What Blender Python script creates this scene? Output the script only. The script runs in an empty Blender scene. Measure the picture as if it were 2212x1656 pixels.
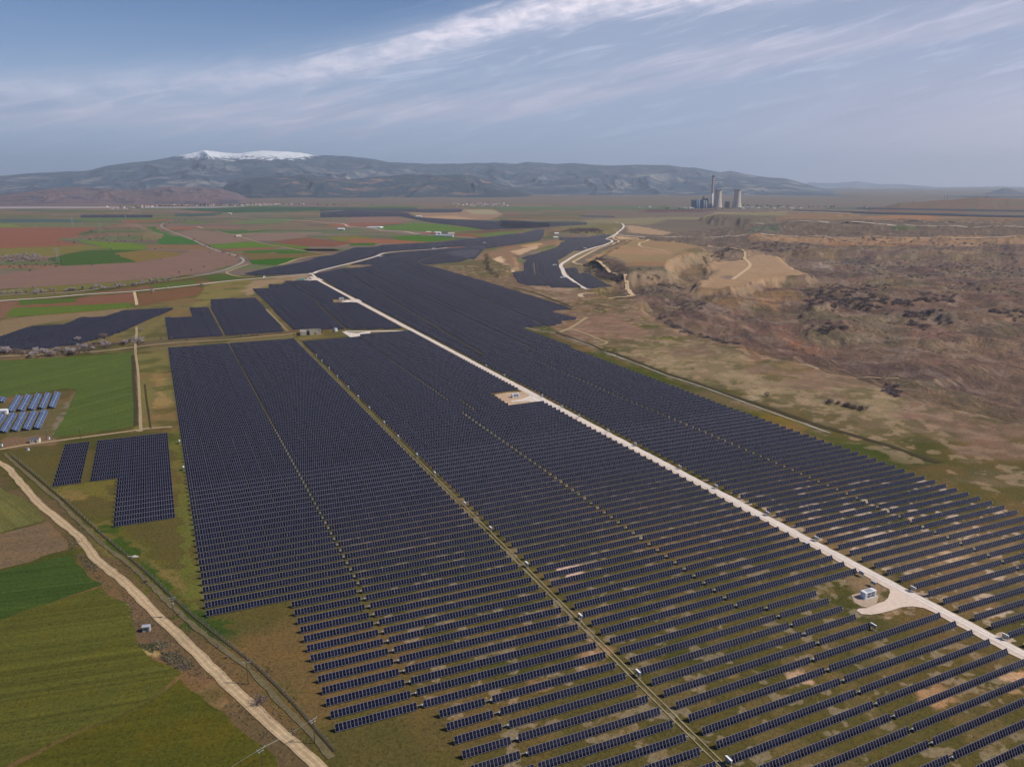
import bpy, bmesh, math, random
import numpy as np
from mathutils import Vector, Matrix
from mathutils.geometry import tessellate_polygon
random.seed(7); rng = np.random.default_rng(7)
S = bpy.context.scene; COL = S.collection
R = math.radians

# ------------------------------------------------------------------ camera, sky, sun
H0 = 159.0                      # flying height of the drone, metres
PITCH = R(13.823)
FPX, CX, CY = 1710.9, 1106.0, 828.0
cam = bpy.data.cameras.new('camera'); cam.sensor_width = 36; cam.lens = FPX/2212*36
cam.clip_start = 1; cam.clip_end = 120000
co = bpy.data.objects.new('camera', cam); COL.objects.link(co)
co.location = (0, 0, H0); co.rotation_euler = (R(90)-PITCH, 0, 0); S.camera = co

SUN_AZ, SUN_EL = R(95), R(46)
w = bpy.data.worlds.new('World'); S.world = w; w.use_nodes = True
NT = w.node_tree; NT.nodes.clear()
def N(t, typ, **k):
    n = t.nodes.new(typ)
    for a, b in k.items():
        if a == 'ins':
            for i, v in b.items(): n.inputs[i].default_value = v
        else: setattr(n, a, b)
    return n
def mth(t, op, a, b=None, clamp=False):
    n = t.nodes.new('ShaderNodeMath'); n.operation = op; n.use_clamp = clamp
    for i, v in enumerate((a, b)):
        if v is None: continue
        if isinstance(v, (int, float)): n.inputs[i].default_value = v
        else: t.links.new(v, n.inputs[i])
    return n.outputs[0]
def mixc(t, f, a, b):
    n = t.nodes.new('ShaderNodeMix'); n.data_type = 'RGBA'
    for s, v in ((n.inputs[0], f), (n.inputs[6], a), (n.inputs[7], b)):
        if hasattr(v, 'is_output'): t.links.new(v, s)
        elif isinstance(v, (int, float)): s.default_value = v
        else: s.default_value = (*v[:3], 1)
    return n.outputs[2]
def ss(t, x, lo, hi):
    n = t.nodes.new('ShaderNodeMapRange'); n.interpolation_type = 'SMOOTHSTEP'
    t.links.new(x, n.inputs[0]); n.inputs[1].default_value = lo; n.inputs[2].default_value = hi
    return n.outputs[0]
def noise(t, vec, scale, detail=4, rough=.55, dist=0):
    n = t.nodes.new('ShaderNodeTexNoise'); n.inputs['Scale'].default_value = scale
    n.inputs['Detail'].default_value = detail; n.inputs['Roughness'].default_value = rough
    n.inputs['Distortion'].default_value = dist
    t.links.new(vec, n.inputs['Vector']); return n.outputs['Fac']
def lin(c):
    return tuple((x/255/12.92 if x/255 <= .04045 else ((x/255+.055)/1.055)**2.4) for x in c)

sky = N(NT, 'ShaderNodeTexSky', sky_type='NISHITA', sun_disc=False, sun_elevation=SUN_EL, sun_rotation=SUN_AZ,
        altitude=700, air_density=1.0, dust_density=1.2, ozone_density=2.5)
tc = N(NT, 'ShaderNodeTexCoord'); sep = N(NT, 'ShaderNodeSeparateXYZ'); NT.links.new(tc.outputs['Generated'], sep.inputs[0])
AZ = mth(NT, 'ARCTAN2', sep.outputs[0], sep.outputs[1]); EL = mth(NT, 'ARCSINE', sep.outputs[2])
def ray(x, y):
    u = (x-CX)/FPX; v = (CY-y)/FPX
    return (u, math.cos(PITCH)+v*math.sin(PITCH), -math.sin(PITCH)+v*math.cos(PITCH))
def azel(x, y):
    r = Vector(ray(x, y)).normalized(); return math.atan2(r.x, r.y), math.asin(r.z)
def curve(pts):                 # elevation of a cloud bank as a function of azimuth
    A = sorted(azel(*p) for p in pts)
    n = NT.nodes.new('ShaderNodeFloatCurve'); c = n.mapping.curves[0]
    NT.links.new(mth(NT, 'ADD', AZ, .75), n.inputs['Value'])
    xs = [(a+.75, e) for a, e in A]
    n.mapping.clip_min_y = -1; n.mapping.use_clip = False
    for i, (a, e) in enumerate(xs):
        if i < 2: c.points[i].location = (a, e)
        else: c.points.new(a, e)
    for p_ in c.points: p_.handle_type = 'AUTO'
    n.mapping.update(); return n.outputs[0]
cmb = N(NT, 'ShaderNodeCombineXYZ')
tilt = mth(NT, 'SUBTRACT', EL, mth(NT, 'MULTIPLY', AZ, .22))
NT.links.new(mth(NT, 'MULTIPLY', AZ, 2.2), cmb.inputs[0]); NT.links.new(mth(NT, 'MULTIPLY', tilt, 19), cmb.inputs[1])
n1 = noise(NT, cmb.outputs[0], 1.6, 8, .6, .5); n2 = noise(NT, cmb.outputs[0], 4.5, 8, .62, .9)
cmb2 = N(NT, 'ShaderNodeCombineXYZ')
NT.links.new(mth(NT, 'MULTIPLY', AZ, 9), cmb2.inputs[0]); NT.links.new(mth(NT, 'MULTIPLY', EL, 22), cmb2.inputs[1])
n3 = noise(NT, cmb2.outputs[0], 3.0, 8, .65, .3)
main = curve([(-300, 205), (0, 200), (300, 188), (560, 170), (700, 152), (860, 112), (1000, 74), (1150, 32), (1300, 6), (1500, -14), (1900, -60), (2500, -140)])
dm = mth(NT, 'SUBTRACT', EL, main)            # > 0 above the cirrus edge
wob = mth(NT, 'MULTIPLY', mth(NT, 'SUBTRACT', n2, .5), .035)
dmw = mth(NT, 'ADD', dm, wob)
veil = mth(NT, 'SUBTRACT', 1, ss(NT, dmw, -.006, .050))
veil = mth(NT, 'MULTIPLY', veil, mth(NT, 'ADD', .62, mth(NT, 'MULTIPLY', n1, .5)), True)
band = mth(NT, 'MULTIPLY', ss(NT, dmw, -.028, .004), mth(NT, 'SUBTRACT', 1, ss(NT, dmw, .002, .026)))
band = mth(NT, 'MULTIPLY', band, mth(NT, 'ADD', .30, mth(NT, 'MULTIPLY', ss(NT, n3, .32, .68), .55)))
band = mth(NT, 'MULTIPLY', band, mth(NT, 'ADD', .35, ss(NT, AZ, -.45, .12)))
b2 = curve([(-300, 230), (400, 262), (700, 245), (1000, 235), (1400, 180), (1600, 128), (1800, 92), (2000, 62), (2212, 30), (2600, -30)])
d2 = mth(NT, 'ADD', mth(NT, 'SUBTRACT', EL, b2), mth(NT, 'MULTIPLY', mth(NT, 'SUBTRACT', n1, .5), .12))
band2 = mth(NT, 'MULTIPLY', ss(NT, d2, -.03, .0), mth(NT, 'SUBTRACT', 1, ss(NT, d2, .0, .035)))
band2 = mth(NT, 'MULTIPLY', band2, mth(NT, 'ADD', .35, mth(NT, 'MULTIPLY', ss(NT, n2, .35, .75), .5)))
wisp = mth(NT, 'MULTIPLY', ss(NT, n2, .50, .70), mth(NT, 'MULTIPLY', ss(NT, EL, .0, .12), .55))
wisp = mth(NT, 'MULTIPLY', wisp, mth(NT, 'SUBTRACT', 1, ss(NT, dm, -.01, .03)))
SKS = .10
def sk(c, m=1.0): return tuple(v/SKS*m for v in lin(c))
hsv = N(NT, 'ShaderNodeHueSaturation', ins={1: 1.4, 2: 0.56, 0: .512}); NT.links.new(sky.outputs[0], hsv.inputs['Color'])
low = mth(NT, 'SUBTRACT', 1, ss(NT, EL, .0, .30))
clear = mixc(NT, mth(NT, 'MULTIPLY', low, .75), hsv.outputs[0], sk((150, 170, 204)))
veilc = mixc(NT, ss(NT, AZ, -.5, .6), sk((150, 165, 190)), sk((150, 157, 180)))
c1 = mixc(NT, mth(NT, 'MULTIPLY', veil, .85), clear, veilc)
dark = mth(NT, 'MULTIPLY', ss(NT, n1, .42, .72), mth(NT, 'MULTIPLY', veil, .45))
c1 = mixc(NT, dark, c1, sk((122, 137, 168)))
c2 = mixc(NT, wisp, c1, sk((178, 186, 208)))
c3 = mixc(NT, mth(NT, 'MULTIPLY', band2, .75), c2, sk((192, 186, 200)))
c4 = mixc(NT, mth(NT, 'MULTIPLY', band, .95, True), c3, sk((226, 218, 228)))
warm = mth(NT, 'MULTIPLY', ss(NT, AZ, .15, .62), mth(NT, 'SUBTRACT', 1, ss(NT, EL, .02, .16)))
c4 = mixc(NT, mth(NT, 'MULTIPLY', warm, .8), c4, sk((192, 182, 196)))
bg = N(NT, 'ShaderNodeBackground', ins={1: SKS}); NT.links.new(c4, bg.inputs[0])
wo = N(NT, 'ShaderNodeOutputWorld'); NT.links.new(bg.outputs[0], wo.inputs[0])

sl = bpy.data.lights.new('sun', 'SUN'); sl.energy = 3.3; sl.angle = R(.5); sl.color = (1, .93, .83)
so = bpy.data.objects.new('sun', sl); COL.objects.link(so)
sd = Vector((math.sin(SUN_AZ)*math.cos(SUN_EL), math.cos(SUN_AZ)*math.cos(SUN_EL), math.sin(SUN_EL)))
so.rotation_euler = sd.to_track_quat('Z', 'Y').to_euler()
so.location = (0, 0, 500)
S.view_settings.view_transform = 'Standard'; S.view_settings.look = 'None'
S.view_settings.exposure = .45; S.view_settings.gamma = 1
S.render.engine = 'CYCLES'
S.cycles.max_bounces = 4; S.cycles.volume_bounces = 0; S.cycles.diffuse_bounces = 2; S.cycles.glossy_bounces = 2
S.cycles.transparent_max_bounces = 6

# ------------------------------------------------------------------ survey helpers
def W(x, y, z=0.0):             # survey sighting -> point on the level z, metres
    r = ray(x, y); t = (z-H0)/r[2]; return (r[0]*t, r[1]*t)
def WP(pts, z=0.0): return [W(x, y, z) for x, y in pts]
def cx_(pts, ox, oy, s): return [(ox+x*s, oy+y*s) for x, y in pts]
A4 = lambda p: cx_(p, 0, 459, .26856)
A5 = lambda p: cx_(p, 0, 1080, .3479)
A1 = lambda p: cx_(p, 0, 756, .19565)
A2 = lambda p: cx_(p, 378, 443, .19534)
A3 = lambda p: cx_(p, 756, 432, .19534)
A6 = lambda p: cx_(p, 1080, 459, .26856)
A7 = lambda p: cx_(p, 1618, 459, .26856)
AR = lambda p: cx_(p, 1080, 459, .17093)
AF = lambda p: cx_(p, 1296, 648, .29297)
AG = lambda p: cx_(p, 1026, 621, .14646)
AZC = R(-24.23); RV = np.array([math.cos(AZC), -math.sin(AZC)]); CV = np.array([math.sin(AZC), math.cos(AZC)])
def uv2xy(u, v): return (u*RV[0]+v*CV[0], u*RV[1]+v*CV[1])
def xy2uv(p): return (p[0]*RV[0]+p[1]*RV[1], p[0]*CV[0]+p[1]*CV[1])

# ------------------------------------------------------------------ numpy noise
def hsh(ix, iy, s):
    n = (ix.astype(np.int64)*374761393 + iy.astype(np.int64)*668265263 + s*982451653) & 0x7fffffff
    n = (n ^ (n >> 13))*1274126177 & 0x7fffffff
    return ((n ^ (n >> 16)) & 0xffff)/65535.0
def vn(x, y, s=0):
    ix = np.floor(x); iy = np.floor(y); fx = x-ix; fy = y-iy
    fx = fx*fx*fx*(fx*(fx*6-15)+10); fy = fy*fy*fy*(fy*(fy*6-15)+10)
    a = hsh(ix, iy, s); b = hsh(ix+1, iy, s); c = hsh(ix, iy+1, s); d = hsh(ix+1, iy+1, s)
    return (a+(b-a)*fx)+((c+(d-c)*fx)-(a+(b-a)*fx))*fy
def fbm(x, y, o=4, s=0, ridged=False):
    t = 0; a = .5; tot = 0
    for i in range(o):
        v = vn(x, y, s+i*17)
        if ridged: v = 1-np.abs(2*v-1)
        t = t+a*v; tot += a; a *= .5; x, y = x*1.93+y*.31+11.3, y*1.93-x*.31+4.7
    return t/tot
def sdist(px, py, poly):        # signed distance, + inside
    d = np.full(px.shape, 1e18); ins = np.zeros(px.shape, bool)
    n = len(poly)
    for i in range(n):
        x1, y1 = poly[i]; x2, y2 = poly[(i+1) % n]
        ex, ey = x2-x1, y2-y1; L = ex*ex+ey*ey+1e-9
        t = np.clip(((px-x1)*ex+(py-y1)*ey)/L, 0, 1)
        d = np.minimum(d, (px-x1-t*ex)**2+(py-y1-t*ey)**2)
        if y1 != y2:
            c = (py < y1) != (py < y2)
            ins ^= c & (px < (x2-x1)*(py-y1)/(y2-y1)+x1)
    d = np.sqrt(d); return np.where(ins, d, -d)
def sstep(x): x = np.clip(x, 0, 1); return x*x*(3-2*x)

# ------------------------------------------------------------------ terrain heights
# (outline, level, slope width, edge raggedness)
STEPS = [
 (WP([(1290,628),(1375,655),(1402,686),(1440,696),(1499,722),(1604,745),(1729,784),(1765,801),(1840,813),(1905,829),(1930,851),(2010,864),(2260,925),(2900,1010),(2900,548),(2212,543),(1900,543),(1682,541),(1560,545),(1400,590)]), -9, 26, 26),
 (WP([(1731,719),(1790,727),(1860,726),(1953,741),(2020,739),(2101,735),(2212,745),(2700,770),(2700,600),(2212,610),(1900,615),(1760,640),(1735,690)], -4), -4, 12, 20),
 (WP([(1760,668),(1830,652),(1890,668),(1960,676),(2120,690),(2212,683),(2700,700),(2700,620),(2212,625),(1950,620),(1770,625)], 1), 1, 12, 18),
 (WP(A6([(1060,205),(1180,215),(1600,260),(1700,310),(1480,345),(1395,400),(1385,465),(1010,482),(1000,452),(860,412),(740,385),(830,320),(980,250)]), 16), 16, 34, 9),
 (WP([(1491,625),(1520,599),(1531,582),(1520,572),(1596,558),(1618,548),(1685,552),(1725,580),(1757,596),(1733,599),(1658,602),(1625,614),(1583,627)], 4), 4, 24, 10),
 (WP([(1560,545),(1640,541),(1800,545),(2212,551),(2900,566),(2900,440),(1560,505)], 6), 6, 45, 20),
 (WP([(1620,515),(1750,512),(1900,516),(2212,520),(2900,532),(2900,440),(1600,480)], 13), 13, 60, 30),
 (WP([(1660,498),(1768,499),(1860,503),(2021,509),(2212,514),(2900,524),(2900,440),(1660,480)], 19), 19, 70, 20),
 (WP([(1700,487),(1850,488),(2021,494),(2212,499),(2900,506),(2900,440),(1700,470)], 27), 27, 90, 40),
 (WP([(1530,460),(1600,457.5),(1760,457.5),(1870,462),(1760,471),(1620,473),(1545,470)], 30), 30, 120, 60),
 (WP([(1046,546),(1075,537),(1160,524),(1210,518),(1205,531),(1150,545),(1112,558),(1122,575),(1100,588),(1076,592),(1052,576)], 6), 6, 11, 10),
 (WP([(178,500),(255,480),(282,480),(335,502),(325,510),(228,509)], 10), 10, 70, 20),
 (WP([(1275,655),(1320,648),(1380,646),(1400,653),(1360,668),(1300,668)], 2), 3, 10, 10),
 (WP([(1185,507),(1262,507),(1330,497),(1335,489),(1290,488),(1190,496)], 9), 9, 30, 20),
]
RELIEF = [(WP([(1290,628),(1375,655),(1402,684),(1604,745),(1765,800),(1930,850),(2260,925),(2900,1010),(2900,478),(1560,490),(1300,520)]), 60, 1.0),]
def heights(x, y):
    x = np.atleast_1d(np.asarray(x, float)); y = np.atleast_1d(np.asarray(y, float))
    h = np.zeros(x.shape)
    n1 = fbm(x/55, y/55, 3, 3)-.5; n2 = fbm(x/17, y/17, 2, 9)-.5
    m = np.zeros(x.shape)
    for P, wd, am in RELIEF: m = np.maximum(m, sstep(sdist(x, y, P)/wd)*am)
    for P, z, wd, rg in STEPS:
        xs = [p[0] for p in P]; ys = [p[1] for p in P]; mg = wd+rg+5
        k = (x > min(xs)-mg) & (x < max(xs)+mg) & (y > min(ys)-mg) & (y < max(ys)+mg)
        if not k.any(): continue
        s = sdist(x[k], y[k], P)+(n1[k]*1.6+n2[k]*.8)*rg
        h[k] += (z-h[k])*sstep(s/wd+.5)
    rel = (fbm(x/85, y/110, 5, 21)-.5)*17+(fbm(x/30, y/55, 4, 31, True)-.6)*10
    flat = np.zeros(x.shape)
    for P in (STEPS[3][0], STEPS[4][0]): flat = np.maximum(flat, sstep(sdist(x, y, P)/25))
    h += rel*m*(1-.9*flat)
    far = np.clip((y-7200)/9000, 0, 3)
    h += far*70+far*(fbm(x/900, y/900, 4, 5)-.5)*40
    return h
def hz(x, y): return float(heights([x], [y])[0])

# ------------------------------------------------------------------ mesh and material helpers
def newobj(name, me, mat=None, parent=None, kind=None):
    o = bpy.data.objects.new(name, me); COL.objects.link(o)
    if me is not None and mat is not None and not me.materials: me.materials.append(mat)
    if parent: o.parent = parent
    if kind: o['kind'] = kind
    return o
def npmesh(name, V, F, smooth=False):
    me = bpy.data.meshes.new(name); V = np.asarray(V, np.float32); F = np.asarray(F, np.int32)
    k = F.shape[1]
    me.vertices.add(len(V)); me.vertices.foreach_set('co', V.ravel())
    me.loops.add(F.size); me.loops.foreach_set('vertex_index', F.ravel())
    me.polygons.add(len(F)); me.polygons.foreach_set('loop_start', np.arange(0, F.size, k, dtype=np.int32))
    me.polygons.foreach_set('loop_total', np.full(len(F), k, np.int32))
    me.polygons.foreach_set('use_smooth', np.full(len(F), bool(smooth)))
    me.update(calc_edges=True); return me
def gridmesh(name, X, Y, Z):
    a, b = X.shape; V = np.stack([X, Y, Z], -1).reshape(-1, 3)
    i = np.arange((a-1)*b).reshape(a-1, b)[:, :-1].ravel()
    return npmesh(name, V, np.stack([i, i+1, i+b+1, i+b], 1), True)
class MB:
    def __init__(s): s.v = []; s.f = []
    def box(s, c, d, m=None):
        b = len(s.v); x, y, z = (q/2 for q in d)
        for i in (-x, x):
            for j in (-y, y):
                for k in (-z, z):
                    p = Vector((i, j, k))
                    if m is not None: p = m @ p
                    s.v.append(tuple(p+Vector(c)))
        for q in ((0,1,3,2),(4,6,7,5),(0,4,5,1),(2,3,7,6),(0,2,6,4),(1,5,7,3)): s.f.append(tuple(b+i for i in q))
        return s
    def bar(s, a, b, w_, w2=None):
        a = Vector(a); b = Vector(b); d = b-a; q = d.to_track_quat('Z', 'Y').to_matrix()
        w2 = w_ if w2 is None else w2; base = len(s.v)
        for p, ww in ((a, w_), (b, w2)):
            for i, j in ((-1,-1),(1,-1),(1,1),(-1,1)): s.v.append(tuple(p+q @ Vector((i*ww/2, j*ww/2, 0))))
        for i in range(4): s.f.append((base+i, base+(i+1) % 4, base+4+(i+1) % 4, base+4+i))
        s.f.append((base+3, base+2, base+1, base)); s.f.append((base+4, base+5, base+6, base+7)); return s
    def lathe(s, prof, n=32, c=(0, 0, 0), cap=True):
        b = len(s.v)
        for r_, z in prof:
            for i in range(n):
                t = 2*math.pi*i/n; s.v.append((c[0]+r_*math.cos(t), c[1]+r_*math.sin(t), c[2]+z))
        for k in range(len(prof)-1):
            for i in range(n):
                s.f.append((b+k*n+i, b+k*n+(i+1) % n, b+(k+1)*n+(i+1) % n, b+(k+1)*n+i))
        if cap: s.f.append(tuple(b+(len(prof)-1)*n+i for i in range(n)))
        return s
    def quad(s, *p):
        b = len(s.v); s.v += [tuple(q) for q in p]; s.f.append(tuple(range(b, b+len(p)))); return s
    def mesh(s, name='m', smooth=False):
        me = bpy.data.meshes.new(name); me.from_pydata(s.v, [], s.f)
        if smooth:
            for p in me.polygons: p.use_smooth = True
        me.update(); return me
def M(name, c, rough=.8, spec=.2, metal=0, var=0, vs=1.0):
    m = bpy.data.materials.new(name); m.use_nodes = True; t = m.node_tree; b = t.nodes['Principled BSDF']
    b.inputs['Roughness'].default_value = rough; b.inputs['Specular IOR Level'].default_value = spec
    b.inputs['Metallic'].default_value = metal; b.inputs['Base Color'].default_value = (*c, 1)
    if var:
        g = N(t, 'ShaderNodeTexCoord'); f = noise(t, g.outputs['Object'], vs, 5, .65)
        a = tuple(max(0, v*(1-var)) for v in c); b_ = tuple(min(1, v*(1+var)) for v in c)
        t.links.new(mixc(t, ss(t, f, .3, .7), a, b_), b.inputs['Base Color'])
    return m
def label(o, lab, cat, group=None):
    o['label'] = lab; o['category'] = cat
    if group: o['group'] = group
    return o
def empty(name, loc, rz=0):
    o = bpy.data.objects.new(name, None); COL.objects.link(o); o.location = loc; o.rotation_euler = (0, 0, rz); o.empty_display_size = .2; return o
def copy_thing(o, loc, rz=None, sc=None, lab=None):
    c = o.copy(); COL.objects.link(c); c.location = loc
    if rz is not None: c.rotation_euler = (0, 0, rz)
    if sc is not None: c.scale = (sc, sc, sc) if isinstance(sc, (int, float)) else sc
    if lab: c['label'] = lab
    for ch in list(o.children):
        d = ch.copy(); COL.objects.link(d); d.parent = c
        for g_ in list(ch.children):
            e = g_.copy(); COL.objects.link(e); e.parent = d
    return c

# ------------------------------------------------------------------ ground cover colours
def ground_mat(name, attr=True, col=None, ang=None, period=4.0, furrow=.0, var=.22, tint=(1.10, .97, .86), patch=.6):
    m = bpy.data.materials.new(name); m.use_nodes = True; t = m.node_tree; b = t.nodes['Principled BSDF']
    b.inputs['Roughness'].default_value = 1; b.inputs['Specular IOR Level'].default_value = .05
    g = N(t, 'ShaderNodeNewGeometry'); pos = g.outputs['Position']
    if attr:
        a = N(t, 'ShaderNodeVertexColor', layer_name='Col'); base = a.outputs[0]
    else:
        c = N(t, 'ShaderNodeRGB'); c.outputs[0].default_value = (*col, 1); base = c.outputs[0]
    big = noise(t, pos, .012, 6, .6, .4); mid = noise(t, pos, .07, 6, .65, .3); fine = noise(t, pos, .55, 6, .75); tiny = noise(t, pos, 2.6, 3, .7)
    s = mth(t, 'ADD', mth(t, 'ADD', mth(t, 'MULTIPLY', mth(t, 'SUBTRACT', big, .5), 1.2), mth(t, 'MULTIPLY', mth(t, 'SUBTRACT', mid, .5), 1.7)),
            mth(t, 'ADD', mth(t, 'MULTIPLY', mth(t, 'SUBTRACT', fine, .5), 4.0), mth(t, 'MULTIPLY', mth(t, 'SUBTRACT', tiny, .5), 2.6)))
    if furrow:
        rot = N(t, 'ShaderNodeVectorRotate', rotation_type='Z_AXIS'); t.links.new(pos, rot.inputs[0]); rot.inputs['Angle'].default_value = -ang
        sp = N(t, 'ShaderNodeSeparateXYZ'); t.links.new(rot.outputs[0], sp.inputs[0])
        cb = N(t, 'ShaderNodeCombineXYZ'); t.links.new(mth(t, 'MULTIPLY', sp.outputs[0], .004), cb.inputs[0]); t.links.new(mth(t, 'DIVIDE', sp.outputs[1], period), cb.inputs[1])
        fr = noise(t, cb.outputs[0], 1.0, 5, .7)
        tl = mth(t, 'ABSOLUTE', mth(t, 'SUBTRACT', mth(t, 'FRACT', mth(t, 'DIVIDE', sp.outputs[1], 15.0)), .5)); tl = mth(t, 'SUBTRACT', 1, ss(t, tl, .02, .05))
        s = mth(t, 'ADD', s, mth(t, 'MULTIPLY', mth(t, 'MULTIPLY', tl, ss(t, mid, .35, .6)), furrow*1.6))
        s = mth(t, 'ADD', s, mth(t, 'MULTIPLY', mth(t, 'SUBTRACT', fr, .5), furrow*10))
    k = mth(t, 'ADD', 1, mth(t, 'MULTIPLY', s, var))
    clump = noise(t, pos, .9, 4, .8, .6); k = mth(t, 'MULTIPLY', k, mth(t, 'SUBTRACT', 1.10, mth(t, 'MULTIPLY', ss(t, clump, .50, .62), .42)))
    k = mth(t, 'MAXIMUM', k, .3)
    v = N(t, 'ShaderNodeVectorMath', operation='SCALE'); t.links.new(base, v.inputs[0]); t.links.new(k, v.inputs['Scale'])
    tn = N(t, 'ShaderNodeVectorMath', operation='MULTIPLY'); t.links.new(v.outputs[0], tn.inputs[0]); tn.inputs[1].default_value = tint
    out = mixc(t, mth(t, 'MULTIPLY', ss(t, mid, .42, .68), patch), v.outputs[0], tn.outputs[0])
    t.links.new(out, b.inputs['Base Color'])
    rid = noise(t, pos, .045, 9, .72, .6)
    hgt = mth(t, 'ADD', mth(t, 'MULTIPLY', fine, .9), mth(t, 'MULTIPLY', mth(t, 'MULTIPLY', rid, a.outputs['Alpha'] if attr else .06), 16.0))
    bp = N(t, 'ShaderNodeBump', ins={0: .75, 1: 1.0}); t.links.new(hgt, bp.inputs['Height']); t.links.new(bp.outputs[0], b.inputs['Normal'])
    return m
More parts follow.
